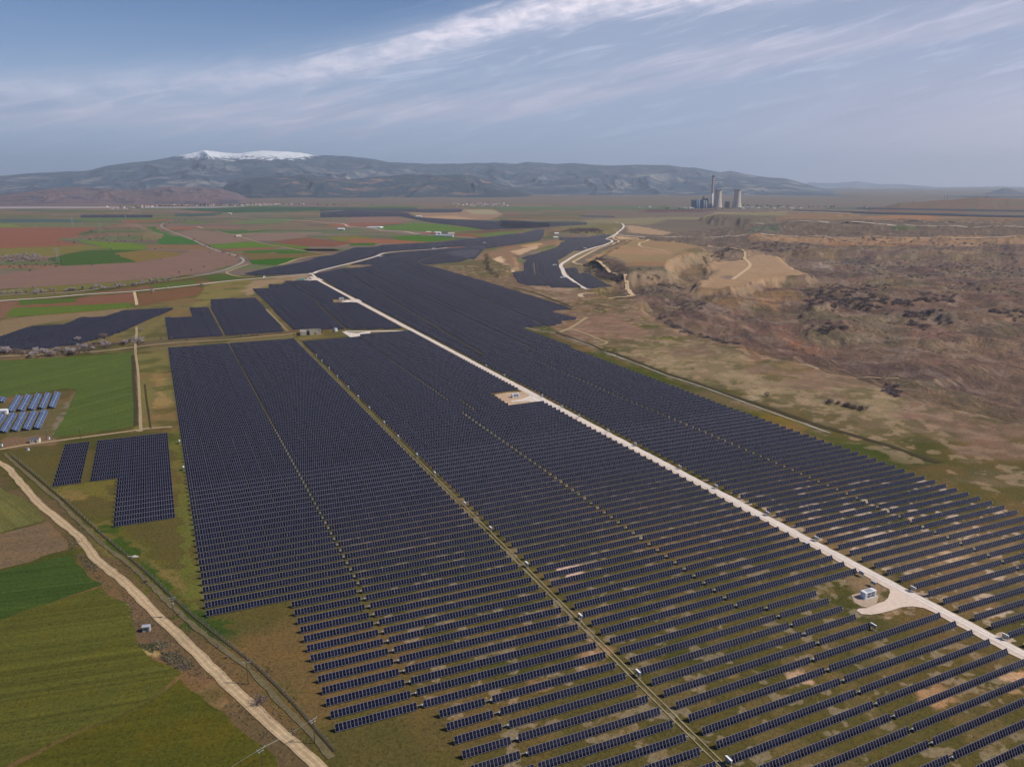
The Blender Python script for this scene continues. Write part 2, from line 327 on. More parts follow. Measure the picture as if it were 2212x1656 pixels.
# base cover painted as land cover regions: (outline, rgb, soft edge metres)
COVER = [
 (A4([(-900,-60),(2212,-60),(2212,300),(-900,330)]), (112,98,84), 60),
 (A2([(0,0),(2300,0),(2300,400),(0,400)]), (120,108,102), 60),
 ([(0,660),(400,640),(470,620),(560,600),(700,600),(640,760),(360,760),(0,760)], (108,98,62), 8),
 ([(640,720),(320,752),(0,782),(-300,790),(-300,755),(320,736),(640,705)], (100,86,62), 3),
 ([(440,610),(600,600),(620,612),(540,630),(450,655),(350,690),(300,740),(240,760),(330,700),(420,660)], (118,108,62), 5),
 ([(560,600),(672,594),(640,606),(575,614),(540,640),(520,630)], (142,120,92), 6),
 # left verge and dirt road surroundings
 (A5([(-200,-300),(60,-100),(350,0),(900,480),(1150,720),(1560,1100),(2100,1700),(1500,1700),(1250,1250),(900,900),(700,700),(400,260),(0,-60),(-200,-200)]), (98,82,56), 4),
 (A5([(800,560),(960,740),(1100,880),(1260,1060),(1400,1200),(1330,1240),(1150,1090),(960,980),(840,900),(830,780),(760,620)]), (104,84,62), 3),
 (A5([(900,900),(1010,900),(980,960),(910,950)]), (160,140,92), 3),
 (A5([(1010,960),(1150,970),(1220,1040),(1140,1060),(1030,1000)]), (84,66,60), 3),
 (A5([(1160,1180),(1270,1160),(1350,1240),(1240,1240)]), (140,112,74), 5),
 (A5([(450,100),(700,100),(1250,560),(1150,690),(1300,760),(1700,1060),(1900,1340),(2100,1400),(1950,1500),(1560,1060),(1100,640),(820,420)]), (88,84,36), 6),
 (A5([(560,140),(640,150),(900,350),(1180,560),(1180,600),(950,430),(700,260)]), (118,102,58), 8),
 (A5([(1130,640),(1250,720),(1700,1060),(1900,1300),(1850,1310),(1560,1060),(1260,820)]), (58,74,30), 5),
 (A5([(640,160),(700,170),(1100,600),(1060,600)]), (62,78,28), 5),
 (A1([(430,1340),(640,1600),(560,1500),(480,1300)]), (72,84,30), 5),
 (A1([(560,1540),(1240,1440),(1260,1640),(900,1600)]), (104,96,44), 5),
 (A1([(740,1560),(900,1580),(1000,1656),(820,1656)]), (122,104,58), 6),
 ([(372,905),(400,900),(425,1310),(405,1300),(390,1120)], (96,96,44), 3),
 ([(293,765),(372,760),(395,922),(297,925)], (112,104,60), 3),
 ([(335,800),(352,800),(356,880),(345,900)], (140,118,72), 5),
 (A1([(0,525),(590,460),(860,430),(590,965),(0,1000)]), (98,88,56), 3),
 (A1([(600,960),(860,440),(840,430),(560,900)]), (116,106,86), 2),
 (A1([(0,960),(600,940),(560,1040),(0,1100)]), (118,94,72), 3),
 # orange and tan in the solar park
 (AF([(950,1080),(1500,1120),(2212,1230),(2212,1500),(1400,1480),(1000,1180)]), (92,78,46), 20),
 ([(1690,1155),(1830,1130),(2212,1150),(2260,1330),(2120,1330),(1990,1240),(1850,1200)], (128,108,78), 16),
 ([(1830,1160),(1900,1155),(1920,1166),(1860,1172)], (196,170,140), 5),
 ([(1985,1210),(2060,1195),(2090,1205),(2010,1222)], (190,160,124), 6),
 ([(1200,1425),(1290,1395),(1320,1400),(1290,1440),(1180,1460)], (150,118,84), 8),
 ([(1130,1330),(1230,1240),(1260,1245),(1180,1330)], (104,84,56), 10),
 ([(1200,1225),(1250,1222),(1236,1234),(1200,1233)], (205,172,150), 2),
 ([(1228,1236),(1262,1232),(1255,1242),(1225,1246)], (205,172,150), 2),
 ([(1700,1455),(1740,1450),(1750,1470),(1725,1490),(1700,1475)], (180,150,120), 3),
 ([(1975,1490),(2030,1480),(2060,1500),(1990,1510)], (165,130,95), 4),
 ([(2150,1460),(2212,1455),(2212,1500),(2165,1490)], (190,150,112), 4),
 ([(1840,1240),(1880,1225),(1935,1262),(1925,1290),(1990,1300),(1930,1340),(1850,1330),(1830,1290)], (134,112,84), 4),
 ([(1550,1440),(1600,1440),(1590,1460),(1540,1460)], (130,110,70), 4),
 ([(1075,853),(1150,845),(1190,868),(1150,876),(1112,878)], (150,126,98), 2),
 ([(717,645),(752,645),(756,654),(722,654)], (140,120,90), 2),
 ([(740,570),(800,560),(815,572),(760,580)], (128,112,84), 4),
 ([(640,700),(720,707),(770,712),(880,710),(880,718),(770,722),(640,735)], (112,100,62), 3),
 # strip right of the park
 (AG([(-50,-20),(500,0),(1100,160),(1460,300),(1550,450),(1650,440),(1500,600),(1800,860),(2300,1120),(2100,1150),(1600,900),(1200,700),(700,560),(1390,530),(1100,100),(500,40)]), (84,78,42), 5),
 (AF([(-60,380),(200,450),(500,580),(800,690),(1100,810),(1500,940),(1700,1010),(2212,1130),(2212,1260),(1500,1010),(800,760),(0,440)]), (72,76,28), 6),
 (AF([(1100,800),(1450,880),(1560,930),(1500,1000),(1200,880)]), (108,92,34), 6),
 (AF([(1850,1060),(2212,1100),(2212,1180),(1880,1110)]), (66,74,30), 6),
 (AG([(920,570),(1200,560),(1550,470),(1450,590),(1200,660),(1000,640)]), (68,78,28), 4),
 (AG([(1500,350),(1980,380),(2050,430),(1700,420)]), (72,78,36), 4),
 (AG([(1580,900),(1750,880),(2100,1010),(1800,980)]), (96,92,60), 4),
 # right area
 ([(1360,640),(2900,480),(2900,1200),(2212,980),(1700,870),(1400,770),(1230,735),(1180,700),(1240,670),(1150,625)], (120,98,80), 10),
 (AF([(0,200),(400,170),(700,300),(1100,400),(1400,430),(1650,560),(2080,610),(2212,760),(2212,1100),(1700,920),(1200,750),(600,560),(0,330)]), (134,118,88), 14),
 (AF([(0,120),(300,170),(380,260),(200,290),(0,240)]), (150,112,86), 10),
 (AF([(400,640),(900,660),(1300,720),(1500,760),(1700,780),(2212,960),(2212,1060),(1500,880),(900,780)]), (100,88,58), 16),
 (AF([(1100,650),(1240,660),(1200,740),(1060,720)]), (150,136,104), 5),
 (AF([(230,170),(420,190),(600,250),(590,290),(400,280),(330,230)]), (76,80,36), 4),
 (AF([(400,280),(600,270),(590,296),(400,296)]), (100,98,34), 2),
 (A6([(560,860),(860,840),(1200,960),(1000,1060),(830,1040),(560,940)]), (134,104,84), 5),
 (A6([(750,780),(880,800),(870,825),(760,800)]), (64,78,32), 3),
 (A6([(0,540),(250,600),(700,620),(640,680),(500,740),(300,720),(100,620)]), (124,104,84), 6),
 (A6([(250,590),(620,605),(650,660),(500,660),(280,615)]), (164,140,114), 5),
 (A6([(1050,640),(1100,620),(1120,640),(1080,660)]), (186,156,116), 3),
 (A6([(640,670),(1130,655),(1140,690),(1000,710),(780,700)]), (122,92,60), 5),
 (A6([(1240,690),(1600,700),(1650,770),(1600,800),(1340,800),(1220,720)]), (98,72,64), 10),
 (A6([(1350,730),(1630,720),(1640,770),(1380,790)]), (86,66,58), 6),
 (A7([(100,860),(400,820),(650,1060),(700,1170),(500,1200),(0,1200),(-100,1000)]), (128,94,78), 14),
 (A7([(250,900),(420,960),(650,1090),(600,1150),(350,1050)]), (142,96,66), 6),
 (A7([(700,1080),(1500,1100),(2212,1050),(2212,1300),(700,1300)]), (112,92,76), 20),
 (A7([(400,820),(1200,780),(1700,900),(2212,860),(2212,1000),(1200,1000),(600,960)]), (112,100,78), 16),
 (A7([(1350,860),(1600,900),(1700,960),(1400,1000),(1250,990)]), (134,104,88), 8),
 (A7([(1300,800),(1500,790),(1700,870),(1400,840)]), (118,110,96), 6),
 (A7([(1700,560),(2212,540),(2212,740),(1750,700),(1600,620)]), (124,96,80), 14),
 (A7([(700,420),(1500,380),(2212,400),(2212,560),(1400,600),(900,560)]), (96,82,76), 14),
 (A7([(850,500),(1300,470),(1500,560),(1200,620),(900,590)]), (108,98,64), 12),
 (A7([(430,560),(1000,560),(1150,640),(1050,790),(440,760)]), (90,78,62), 8),
 (A7([(0,250),(700,290),(2212,290),(2212,400),(1000,350),(400,400),(240,330),(0,300)]), (104,90,80), 8),
 (A7([(240,320),(780,310),(700,350),(260,350)]), (138,116,84), 5),
 (A7([(440,370),(680,365),(670,410),(520,400)]), (162,150,138), 5),
 (A7([(700,350),(1000,345),(1050,460),(850,470)]), (74,72,72), 7),
 (A7([(1550,310),(1880,310),(1850,370),(1700,380),(1560,350)]), (148,128,96), 5),
 (A7([(0,250),(0,200),(600,232),(1300,232),(2212,240),(2900,250),(2900,300),(2212,276),(1000,292),(400,262)]), (164,132,98), 7),
 (A7([(560,265),(1480,268),(1500,285),(760,292)]), (170,122,84), 5),
 (A7([(0,140),(260,140),(260,195),(0,190)]), (92,102,84), 14),
 (A7([(260,150),(2212,195),(2212,232),(300,215)]), (112,96,82), 14),
 (A7([(1150,160),(1350,165),(1340,190),(1150,185)]), (86,98,66), 12),
 (A7([(0,50),(2212,70),(2212,130),(0,100)]), (128,104,80), 20),
 (A7([(900,40),(1500,50),(1500,110),(950,90)]), (146,108,78), 16),
 (A6([(1000,100),(1120,110),(1400,165),(1300,185),(1040,160)]), (160,134,106), 10),
 (A6([(700,80),(960,95),(900,190),(500,175),(420,130)]), (112,106,74), 12),
 (A6([(930,195),(1100,210),(1600,260),(1700,320),(1480,350),(1400,400),(1400,520),(1010,520),(1000,450),(860,410),(720,385),(830,310),(980,240)]), (146,124,84), 6),
 (A6([(935,190),(1100,205),(1090,215),(940,215)]), (186,156,120), 4),
 (A6([(740,345),(850,325),(1150,330),(1370,370),(1390,392),(1200,400),(900,392),(720,385)]), (160,128,92), 14),
 (A6([(1150,340),(1330,350),(1380,385),(1200,370)]), (166,134,100), 10),
 (A6([(1100,210),(1250,240),(1650,300),(1560,340),(1200,320),(1150,260)]), (150,122,86), 8),
 (A6([(1010,460),(1400,460),(1400,500),(1010,510)]), (140,108,72), 6),
 (A6([(1000,500),(1400,500),(1520,610),(1480,650),(1100,640),(1000,560)]), (92,88,66), 8),
 (A6([(1400,400),(1480,350),(1660,320),(1900,370),(1640,420),(1680,460),(1620,540),(1530,620),(1400,520)]), (140,116,78), 6),
 (A6([(1480,350),(1700,320),(1760,360),(1900,360),(1760,400),(1600,400)]), (112,100,64), 5),
 ([(1491,625),(1520,599),(1531,582),(1520,572),(1596,558),(1612,545),(1685,550),(1725,580),(1757,596),(1733,598),(1658,604),(1625,614),(1583,627)], (166,138,104), 4),
 (A6([(1700,560),(2000,540),(2212,500),(2400,500),(2212,560),(1950,610),(1870,625),(1550,620)]), (164,134,98), 12),
 (A6([(1780,520),(1880,520),(1870,560),(1790,550)]), (128,108,96), 6),
 (A6([(1550,622),(1880,628),(2100,580),(2300,560),(2500,700),(2300,760),(2100,720),(1600,690)]), (140,112,74), 5),
 (A6([(1900,640),(2212,640),(2300,720),(2200,730)]), (168,130,84), 5),
 (A6([(740,400),(1000,470),(1000,520),(900,500),(760,430)]), (72,58,52), 4),
 (A6([(560,400),(1000,540),(1050,620),(900,560),(600,440)]), (104,94,68), 4),
 (A6([(0,420),(100,500),(220,560),(90,560),(0,500)]), (192,162,130), 5),
 ([(1046,546),(1075,537),(1160,524),(1215,516),(1205,531),(1150,545),(1112,558),(1130,575),(1105,590),(1090,600),(1060,580),(1000,575),(950,580),(1030,560)], (132,106,80), 4),
 ([(1062,565),(1080,560),(1130,605),(1120,612),(1090,595)], (196,166,134), 3),
 ([(1040,575),(1060,570),(1075,585),(1060,590)], (160,132,104), 3),
 ([(1120,533),(1165,526),(1172,534),(1140,540)], (176,140,100), 3),
 ([(1100,548),(1160,535),(1166,540),(1120,556)], (180,152,120), 3),
 ([(916,574),(1050,560),(1100,580),(1140,620),(1260,640),(1100,625),(1050,608),(996,593),(951,582)], (98,88,60), 5),
 ([(1205,562),(1240,542),(1290,530),(1300,536),(1250,560),(1215,575)], (128,114,84), 5),
 ([(1240,510),(1300,480),(1345,484),(1335,500),(1310,510)], (110,102,68), 8),
 ([(1200,500),(1290,497),(1300,504),(1210,506)], (74,62,58), 5),
 ([(1060,520),(1180,500),(1210,492),(1250,495),(1190,510),(1100,528)], (120,104,74), 6),
 ([(883,459),(971,460),(1002,452),(1064,452),(1088,464),(1057,475),(1010,474),(912,470)], (142,116,94), 12),
 ([(1005,453),(1062,453),(1084,463),(1020,463)], (150,138,108), 10),
 ([(910,468),(980,466),(1030,474),(1010,476),(930,472)], (166,136,106), 8),
 ([(1260,475),(1400,470),(1700,468),(1700,480),(1400,486),(1260,480)], (128,118,88), 20),
 ([(1540,459),(1780,457),(1870,462),(1760,468),(1620,470),(1545,468)], (150,126,96), 20),
 ([(1440,473),(1700,480),(1600,500),(1400,488)], (104,94,80), 30),
 ([(1200,447),(1440,445),(1440,452),(1200,452)], (78,96,70), 30),
 ([(1400,452),(1560,452),(1520,458),(1380,458)], (94,70,66), 30),
 ([(1780,448),(2300,445),(2300,452),(1780,452)], (84,88,74), 30),
 (A5([(0,440),(440,340),(610,530),(0,760)]), (84,82,32), 6),
]
XA = np.concatenate([np.linspace(-2.2, -.74, 40)[:-1], np.linspace(-.74, .74, 1010), np.linspace(.74, 2.2, 40)[1:]])
q = np.linspace(0, 1, 1080); YI = 1/150.*(1-q)**1.12+1/40000.
YR = np.concatenate([[5, 30, 60, 90, 110, 130], 1/YI])
GX, GY = XA[None, :]*YR[:, None], np.repeat(YR[:, None], len(XA), 1)
GZ = heights(GX.ravel(), GY.ravel()).reshape(GX.shape)
gm = gridmesh('ground', GX, GY, GZ)
cols = np.empty((GX.size, 3)); cols[:] = lin((88, 80, 42))
fx, fy = GX.ravel(), GY.ravel()
wn = (fbm(fx/22, fy/22, 3, 77)-.5)
wn2 = (fbm(fx/5, fy/5, 3, 79)-.5)
farm = fy > 1500
cols[farm] = lin((110, 98, 84))
# patchwork of narrow strip fields on the far plain
def strips(mask, ang, wd, ln, seed, amt):
    u = fx*math.cos(ang)+fy*math.sin(ang); v = -fx*math.sin(ang)+fy*math.cos(ang); u = u+(fbm(fx/700, fy/700, 2, seed)-.5)*300; v = v+(fbm(fx/900, fy/900, 2, seed+1)-.5)*260
    iv = np.floor(v/wd); off = hsh(iv, iv*0, seed); iu = np.floor(u/ln+off*7); h = hsh(iu, iv, seed+3)
    pal = np.array([lin(c) for c in ((122,96,78),(104,100,62),(84,98,52),(130,92,70),(116,102,88),(98,84,78),(92,104,66),(128,108,90),(108,88,70),(70,90,52))])
    a = (mask*amt)[:, None]; c = pal[(h*9.999).astype(int)]; cols[:] = cols*(1-a)+c*a
for ci, (pts, rgb, soft) in enumerate(COVER):
    if ci == 2: strips(((fx < .10*fy-60) & (fy > 1600) & (fy < 8200)).astype(float), .12, 95, 620, 91, .75)
    P = WP(pts); xs = [p[0] for p in P]; ys = [p[1] for p in P]; mg = soft*2
    k = np.nonzero((fx > min(xs)-mg) & (fx < max(xs)+mg) & (fy > min(ys)-mg) & (fy < max(ys)+mg))[0]
    if len(k) == 0: continue
    s = sdist(fx[k], fy[k], P)+wn[k]*soft*3+wn2[k]*min(16, 7+soft)
    a = sstep(s/soft+.5)[:, None]
    cols[k] = cols[k]*(1-a)+np.array(lin(rgb))*a
# patches of shrub, grass and bare clay inside the mine area, and clay on the steep faces
mine = np.zeros(GX.size); nearm = 1-.75*sstep((fy-2000)/600)
for P, wd, am in RELIEF: mine = np.maximum(mine, sstep(sdist(fx, fy, P)/wd))
def patch(sc, seed, lo, hi, rgb, amt, mask):
    a = (sstep((fbm(fx/sc, fy/sc, 4, seed)-lo)/(hi-lo))*mask*amt)[:, None]
    cols[:] = cols*(1-a)+np.array(lin(rgb))*a
flat = np.maximum(sstep(sdist(fx, fy, STEPS[3][0])/10+.5), sstep(sdist(fx, fy, STEPS[4][0])/10+.5))
patch(90, 41, .50, .60, (84, 68, 66), .72, mine*(1-flat)*nearm); patch(60, 51, .54, .64, (104, 100, 68), .6, mine*(1-flat)*nearm); patch(40, 61, .56, .64, (146, 112, 92), .45, mine*(1-flat)*nearm); patch(24, 65, .56, .64, (160, 142, 124), .4, mine*(1-flat)*nearm)
patch(60, 71, .55, .70, (120, 92, 60), .55, (1-mine)*(fy < 1500)*(fy > 0)); patch(35, 81, .55, .68, (58, 66, 26), .5, (1-mine)*(fy < 1500))
uu = fx*RV[0]+fy*RV[1]; rt = (1-mine)*(fy < 1700)*sstep((uu-388)/20)
patch(28, 85, .50, .60, (112, 98, 74), .6, rt); patch(14, 87, .53, .61, (88, 80, 50), .6, rt); patch(9, 89, .56, .64, (160, 136, 110), .5, rt); patch(60, 93, .54, .64, (124, 98, 84), .5, rt)
pk = (1-mine)*(fy < 420)*(uu > 66)*(uu < 384); patch(6, 95, .62, .67, (196, 174, 150), .75, pk*(.35+.65*(uu > 262))); patch(16, 97, .56, .66, (118, 100, 66), .45, pk)
gzx = np.gradient(GZ, axis=1)/(np.gradient(GX, axis=1)+1e-6); gzy = np.gradient(GZ, axis=0)/(np.gradient(GY, axis=0)+1e-6)
slope = np.sqrt(gzx**2+gzy**2).ravel()
mk = (mine*.26*nearm)[:, None]; cols = cols*(1-mk)+np.array(lin((130, 108, 98)))*mk
a = (sstep((slope-.28)/.35)*mine*.55*(.4+.9*fbm(fx/12, fy/40, 3, 15)))[:, None]; a = np.clip(a, 0, 1)
cols = cols*(1-a)+np.array(lin((160, 138, 112)))*a
ca = gm.color_attributes.new('Col', 'FLOAT_COLOR', 'POINT')
ca.data.foreach_set('color', np.concatenate([cols, (.04+.96*mine*(1-.85*flat))[:, None]], 1).astype(np.float32).ravel())
newobj('ground', gm, ground_mat('ground_cover', var=.24), kind='structure')

# ------------------------------------------------------------------ fields, roads, tracks
layer = [0]
def lift(d): return .03+d*.00006
fcache = {}
def fieldmat(rgb, ang, period, furrow, var, tint=(1.2, .97, .75), patch=.45):
    k = (rgb, round(ang or 0, 2), period, furrow, var)
    if k not in fcache: fcache[k] = ground_mat('field_soil', False, lin(rgb), ang or 0, period, furrow, var, tint, patch)
    return fcache[k]
def dense(P, step):
    out = []
    for i in range(len(P)):
        a, b = P[i], P[(i+1) % len(P)]; d = math.hypot(b[0]-a[0], b[1]-a[1]); n = max(1, min(60, int(d/step)))
        for k in range(n): out.append((a[0]+(b[0]-a[0])*k/n, a[1]+(b[1]-a[1])*k/n))
    return out
def field(pts, rgb, ang=None, period=3., furrow=.25, var=.16, name='field', rag=None, tint=(1.2, .97, .75), patch=.45):
    P = WP(pts); d = sum(math.hypot(*p) for p in P)/len(P)
    if ang is None:
        L = max(range(len(P)), key=lambda i: math.hypot(P[i][0]-P[i-1][0], P[i][1]-P[i-1][1]))
        ang = math.atan2(P[L][1]-P[L-1][1], P[L][0]-P[L-1][0])
    rag = 1.0+d*.0008 if rag is None else rag
    Q = dense(P, max(2, d*.006)); Q = [(x+(vn(np.array([x/9.]), np.array([y/9.]), 5)[0]-.5)*rag*2, y+(vn(np.array([x/9.]), np.array([y/9.]), 6)[0]-.5)*rag*2) for x, y in Q]
    layer[0] += 1
    bm = bmesh.new(); vs = [bm.verts.new((x, y, lift(d)+layer[0]*.004)) for x, y in Q]
    f = bm.faces.new(vs); bmesh.ops.triangulate(bm, faces=[f]); me = bpy.data.meshes.new(name); bm.to_mesh(me); bm.free()
    return newobj(name, me, fieldmat(rgb, ang, period, furrow, var, tint, patch), kind='structure')
G1, G2, BR, MV, RD, OL = (76,100,34), (56,78,24), (116,88,64), (118,100,88), (134,86,58), (104,98,46)
field(A1([(-400,160),(0,115),(560,85),(1100,55),(1460,30),(1470,200),(1480,420),(1500,830),(1050,905),(590,965),(700,740),(860,432),(720,425),(0,525),(-400,575)]), (78,92,42), R(62), 3.2, .9, .13)
field(A5([(-250,520),(0,440),(440,340),(610,530),(300,640),(0,740),(-250,840)]), (60,78,32), R(16), 2.4, .8, .2)
field(A5([(-250,840),(0,740),(300,640),(610,545),(790,640),(835,760),(840,905),(960,980),(1130,1070),(900,1260),(640,1370),(340,1500),(60,1650),(-300,1800)]), (84,84,34), R(16), 2.4, .9, .17)
field(A5([(900,1275),(1130,1100),(1260,1250),(1500,1430),(1700,1600),(1760,1720),(0,1800),(60,1680),(340,1520),(640,1390)]), (78,78,26), R(14), 2, .25, .28, tint=(1.28, .92, .75), patch=.6)
field(A5([(-250,230),(0,210),(300,135),(420,260),(430,300),(200,380),(0,430),(-250,480)]), (112,94,70), R(16), 2, .3, .24)
field(A5([(-250,-100),(0,-70),(190,20),(290,120),(0,205),(-250,220)]), (100,98,54), R(-42), 5, .9, .16)
field(A4([(-700,575),(0,500),(480,430),(1100,400),(1470,340),(1560,285),(1750,310),(1900,350),(1925,375),(1900,412),(1680,470),(1480,505),(900,560),(0,618),(-700,680)]), (122,98,84), R(5), 12, .15, .2)
field(A4([(-600,680),(0,628),(250,600),(900,562),(1400,513),(1430,528),(1100,562),(760,612),(0,664),(-600,700)]), (104,100,50))
field(A4([(-600,720),(0,672),(700,640),(1060,620),(1200,610),(1420,575),(1540,585),(1050,630),(640,655),(0,705),(-600,750)]), (100,94,50))
field(A4([(780,640),(1190,588),(1300,590),(1190,612),(1000,632),(800,650)]), (112,84,62))
field(A4([(1190,590),(1400,560),(1560,548),(1580,580),(1300,608)]), (82,94,40))
field(A4([(1110,650),(1600,592),(1640,620),(1580,668),(1130,756)]), (110,80,54), R(4), 5, .3)
field(A4([(140,700),(620,690),(1080,642),(1085,728),(600,745),(120,768)]), (118,82,62), R(5), 5, .3)
field(A4([(150,702),(620,690),(600,722),(150,748)]), (76,94,36))
field(A4([(30,836),(90,768),(600,748),(1050,724),(1052,766),(650,800),(200,832)]), (86,102,38))
field(A4([(-300,740),(0,716),(148,712),(30,846),(0,860),(-300,880)]), (116,88,68), R(55), 7, .6)
field(A4([(-400,905),(0,872),(220,838),(650,806),(1020,768),(980,790),(820,840),(640,850),(240,912),(0,1000),(-400,1090)]), (124,106,78))
field(A4([(-700,140),(0,126),(260,121),(860,122),(960,135),(830,160),(640,190),(450,215),(520,235),(700,262),(0,290),(-700,310)]), (126,84,64), R(3), 14, .5, .2)
field(A4([(-600,305),(0,290),(500,242),(700,262),(860,285),(700,300),(420,350),(0,348),(-600,370)]), (112,104,54), R(4), 14, .3)
field(A4([(615,222),(1050,245),(1180,265),(1170,298),(900,300),(760,262)]), (94,114,40))
field(A4([(390,368),(560,330),(700,308),(920,300),(1130,306),(910,330),(1100,400),(800,415),(500,430)]), (64,86,36))
field(A4([(915,328),(1130,306),(1300,308),(1430,322),(1465,340),(1300,368),(1100,400)]), (116,98,54))
field(A4([(1020,125),(1130,112),(1240,115),(1290,150),(1400,186),(1240,190),(1100,150)]), (70,102,46))
field(A4([(1245,192),(1430,190),(1520,215),(1610,252),(1290,256)]), (62,100,42))
field(A4([(1170,262),(1600,262),(1720,300),(1480,296),(1180,290)]), (120,96,66))
field(A4([(960,60),(1240,45),(1400,60),(1250,75),(1000,82)]), (132,88,66))
field(A4([(560,50),(960,42),(1420,44),(1250,62),(1000,62),(560,80)]), (88,104,62))
field(A4([(-600,95),(0,80),(100,100),(250,118),(0,122),(-600,135)]), (110,116,60))
field(A4([(-600,50),(200,50),(560,55),(700,75),(420,80),(-600,80)]), (72,88,84), furrow=.1)
field(A4([(1620,516),(1750,490),(1880,500),(1985,525),(1860,545),(1720,552)]), (72,86,36))
field(A4([(0,90),(250,60),(560,85),(1000,85),(1000,110),(260,112)]), (102,104,72))
# the middle plain
field([(-200,444),(0,445),(300,446),(520,444),(600,446),(500,449),(200,450),(0,451),(-200,452)], (150,142,144), furrow=.1)  # whitish band below the left hills, drawn with a field sheet
field(A2([(355,440),(560,425),(860,402),(960,425),(1180,462),(1100,466),(850,470),(480,486)]), (86,112,40))
field(A2([(970,402),(1150,425),(1430,455),(1500,472),(1390,490),(1195,460)]), (92,108,42))
field(A2([(490,488),(850,472),(1100,466),(1180,475),(1050,492),(640,512)]), (124,90,66))
field(A2([(740,506),(1100,496),(1280,492),(1470,515),(1100,522),(1000,535),(760,530)]), (68,98,38))
field(A2([(1110,525),(1400,515),(1540,525),(1360,545),(1150,540)]), (58,96,30))
field(A2([(650,530),(760,532),(1100,540),(1540,530),(1700,548),(1550,572),(1300,585),(830,606),(790,570)]), (106,90,54))
field(A2([(818,612),(1300,584),(1390,590),(1230,640),(1150,665),(1000,662),(855,655)]), (54,92,20))
field(A2([(-60,320),(10,300),(230,270),(450,292),(700,355),(860,398),(560,425),(360,436),(200,380),(60,320)]), (122,102,88))
field(A2([(500,296),(640,290),(1010,276),(1030,288),(620,322),(560,312)]), (70,100,44))
field(A2([(1080,405),(1480,360),(1700,395),(1900,410),(1930,425),(1750,460),(1450,455),(1250,432)]), (118,80,62))
field(A2([(1640,350),(2000,340),(2212,360),(2000,402),(1800,400)]), (110,104,50))
field(A2([(1640,212),(2212,205),(2212,232),(1800,236)]), (140,92,68))
field(A2([(95,178),(260,180),(355,205),(180,212)]), (92,108,60))
field(A2([(-60,262),(230,246),(300,252),(0,278)]), (138,86,62))
field(A2([(1990,428),(2212,416),(2212,450),(1980,446)]), (68,96,36))
field(A2([(1850,402),(2100,380),(2212,375),(2212,412),(1960,426)]), (126,88,66))
field(A2([(560,195),(900,165),(1250,150),(1300,185),(900,215),(700,212)]), (98,110,72))
field(A2([(700,355),(1300,300),(1480,330),(1450,355),(1100,400),(900,398)]), (124,104,92))
field(A2([(430,110),(900,70),(1250,75),(1300,95),(600,130)]), (108,104,84))
field(A2([(750,235),(1300,200),(1480,215),(1400,250),(800,290)]), (112,100,80))
field(A2([(0,95),(500,85),(560,110),(200,130),(0,125)]), (70,84,74))
field(A3([(225,330),(400,292),(700,256),(950,265),(1250,300),(1580,322),(1200,345),(900,350),(300,326)]), (86,110,48))
field(A3([(0,318),(300,330),(900,352),(1200,347),(1150,370),(1000,372),(700,385),(300,345),(0,312)]), (122,108,92))
field(A3([(440,412),(700,392),(950,400),(1190,420),(1100,440),(980,458),(740,470),(560,440)]), (70,104,32))
field(A3([(1130,372),(1500,368),(1560,398),(1400,415),(1180,395)]), (126,82,60))
field(A3([(1320,388),(1700,345),(1920,328),(2080,318),(1780,375),(1500,405)]), (94,110,56))
field(A3([(0,425),(500,440),(900,470),(700,488),(350,480),(0,470)]), (136,92,66))
field(A3([(0,480),(320,484),(250,502),(0,505)]), (66,96,36))
field(A3([(1250,352),(1900,325),(1940,335),(1500,362)]), (100,72,62))
field(A3([(0,255),(500,240),(600,262),(200,290),(0,285)]), (130,90,72))
field(A3([(0,190),(500,185),(700,235),(560,245),(0,250)]), (124,102,92))
field([(378,452),(560,446),(760,448),(900,448),(900,451),(700,455),(500,460)], (62,84,58), furrow=.08)
field([(1000,448),(1300,444),(1500,448),(1500,452),(1100,452)], (90,104,74), furrow=.08)
# benches of dark coal right of the power plant
for pts in ([(1714,453.5),(1900,459),(2100,464),(2300,468),(2300,472),(2100,468),(1900,462.5),(1714,456)],
            [(1850,449),(2050,452),(2300,456),(2300,460),(2050,456),(1850,452)]):
    P = WP(pts, 27); mb = MB(); mb.quad(*[(x, y, 29) for x, y in P])
    newobj('coal_bench', mb.mesh(), M('coal', (.03, .03, .04)), kind='structure')

def road_mat(name, rgb, var=.16, ruts=True):
    m = bpy.data.materials.new(name); m.use_nodes = True; t = m.node_tree; b = t.nodes['Principled BSDF']
    b.inputs['Roughness'].default_value = 1; b.inputs['Specular IOR Level'].default_value = .05
    g = N(t, 'ShaderNodeNewGeometry'); uvn = N(t, 'ShaderNodeUVMap'); sp = N(t, 'ShaderNodeSeparateXYZ'); t.links.new(uvn.outputs[0], sp.inputs[0])
    f = noise(t, g.outputs['Position'], .6, 6, .7); f2 = noise(t, g.outputs['Position'], .06, 4, .6)
    v = mth(t, 'ABSOLUTE', mth(t, 'SUBTRACT', sp.outputs[1], .5))
    k = mth(t, 'ADD', 1, mth(t, 'ADD', mth(t, 'MULTIPLY', mth(t, 'SUBTRACT', f, .5), var*4), mth(t, 'MULTIPLY', mth(t, 'SUBTRACT', f2, .5), var*2)))
    if ruts:
        rr = mth(t, 'ABSOLUTE', mth(t, 'SUBTRACT', v, .22)); rr = mth(t, 'SUBTRACT', 1, ss(t, rr, .03, .12))
        k = mth(t, 'MULTIPLY', k, mth(t, 'ADD', .84, mth(t, 'MULTIPLY', rr, .22)))
    c = N(t, 'ShaderNodeVectorMath', operation='SCALE'); c.inputs[0].default_value = lin(rgb); t.links.new(k, c.inputs['Scale'])
    t.links.new(c.outputs[0], b.inputs['Base Color']); return m
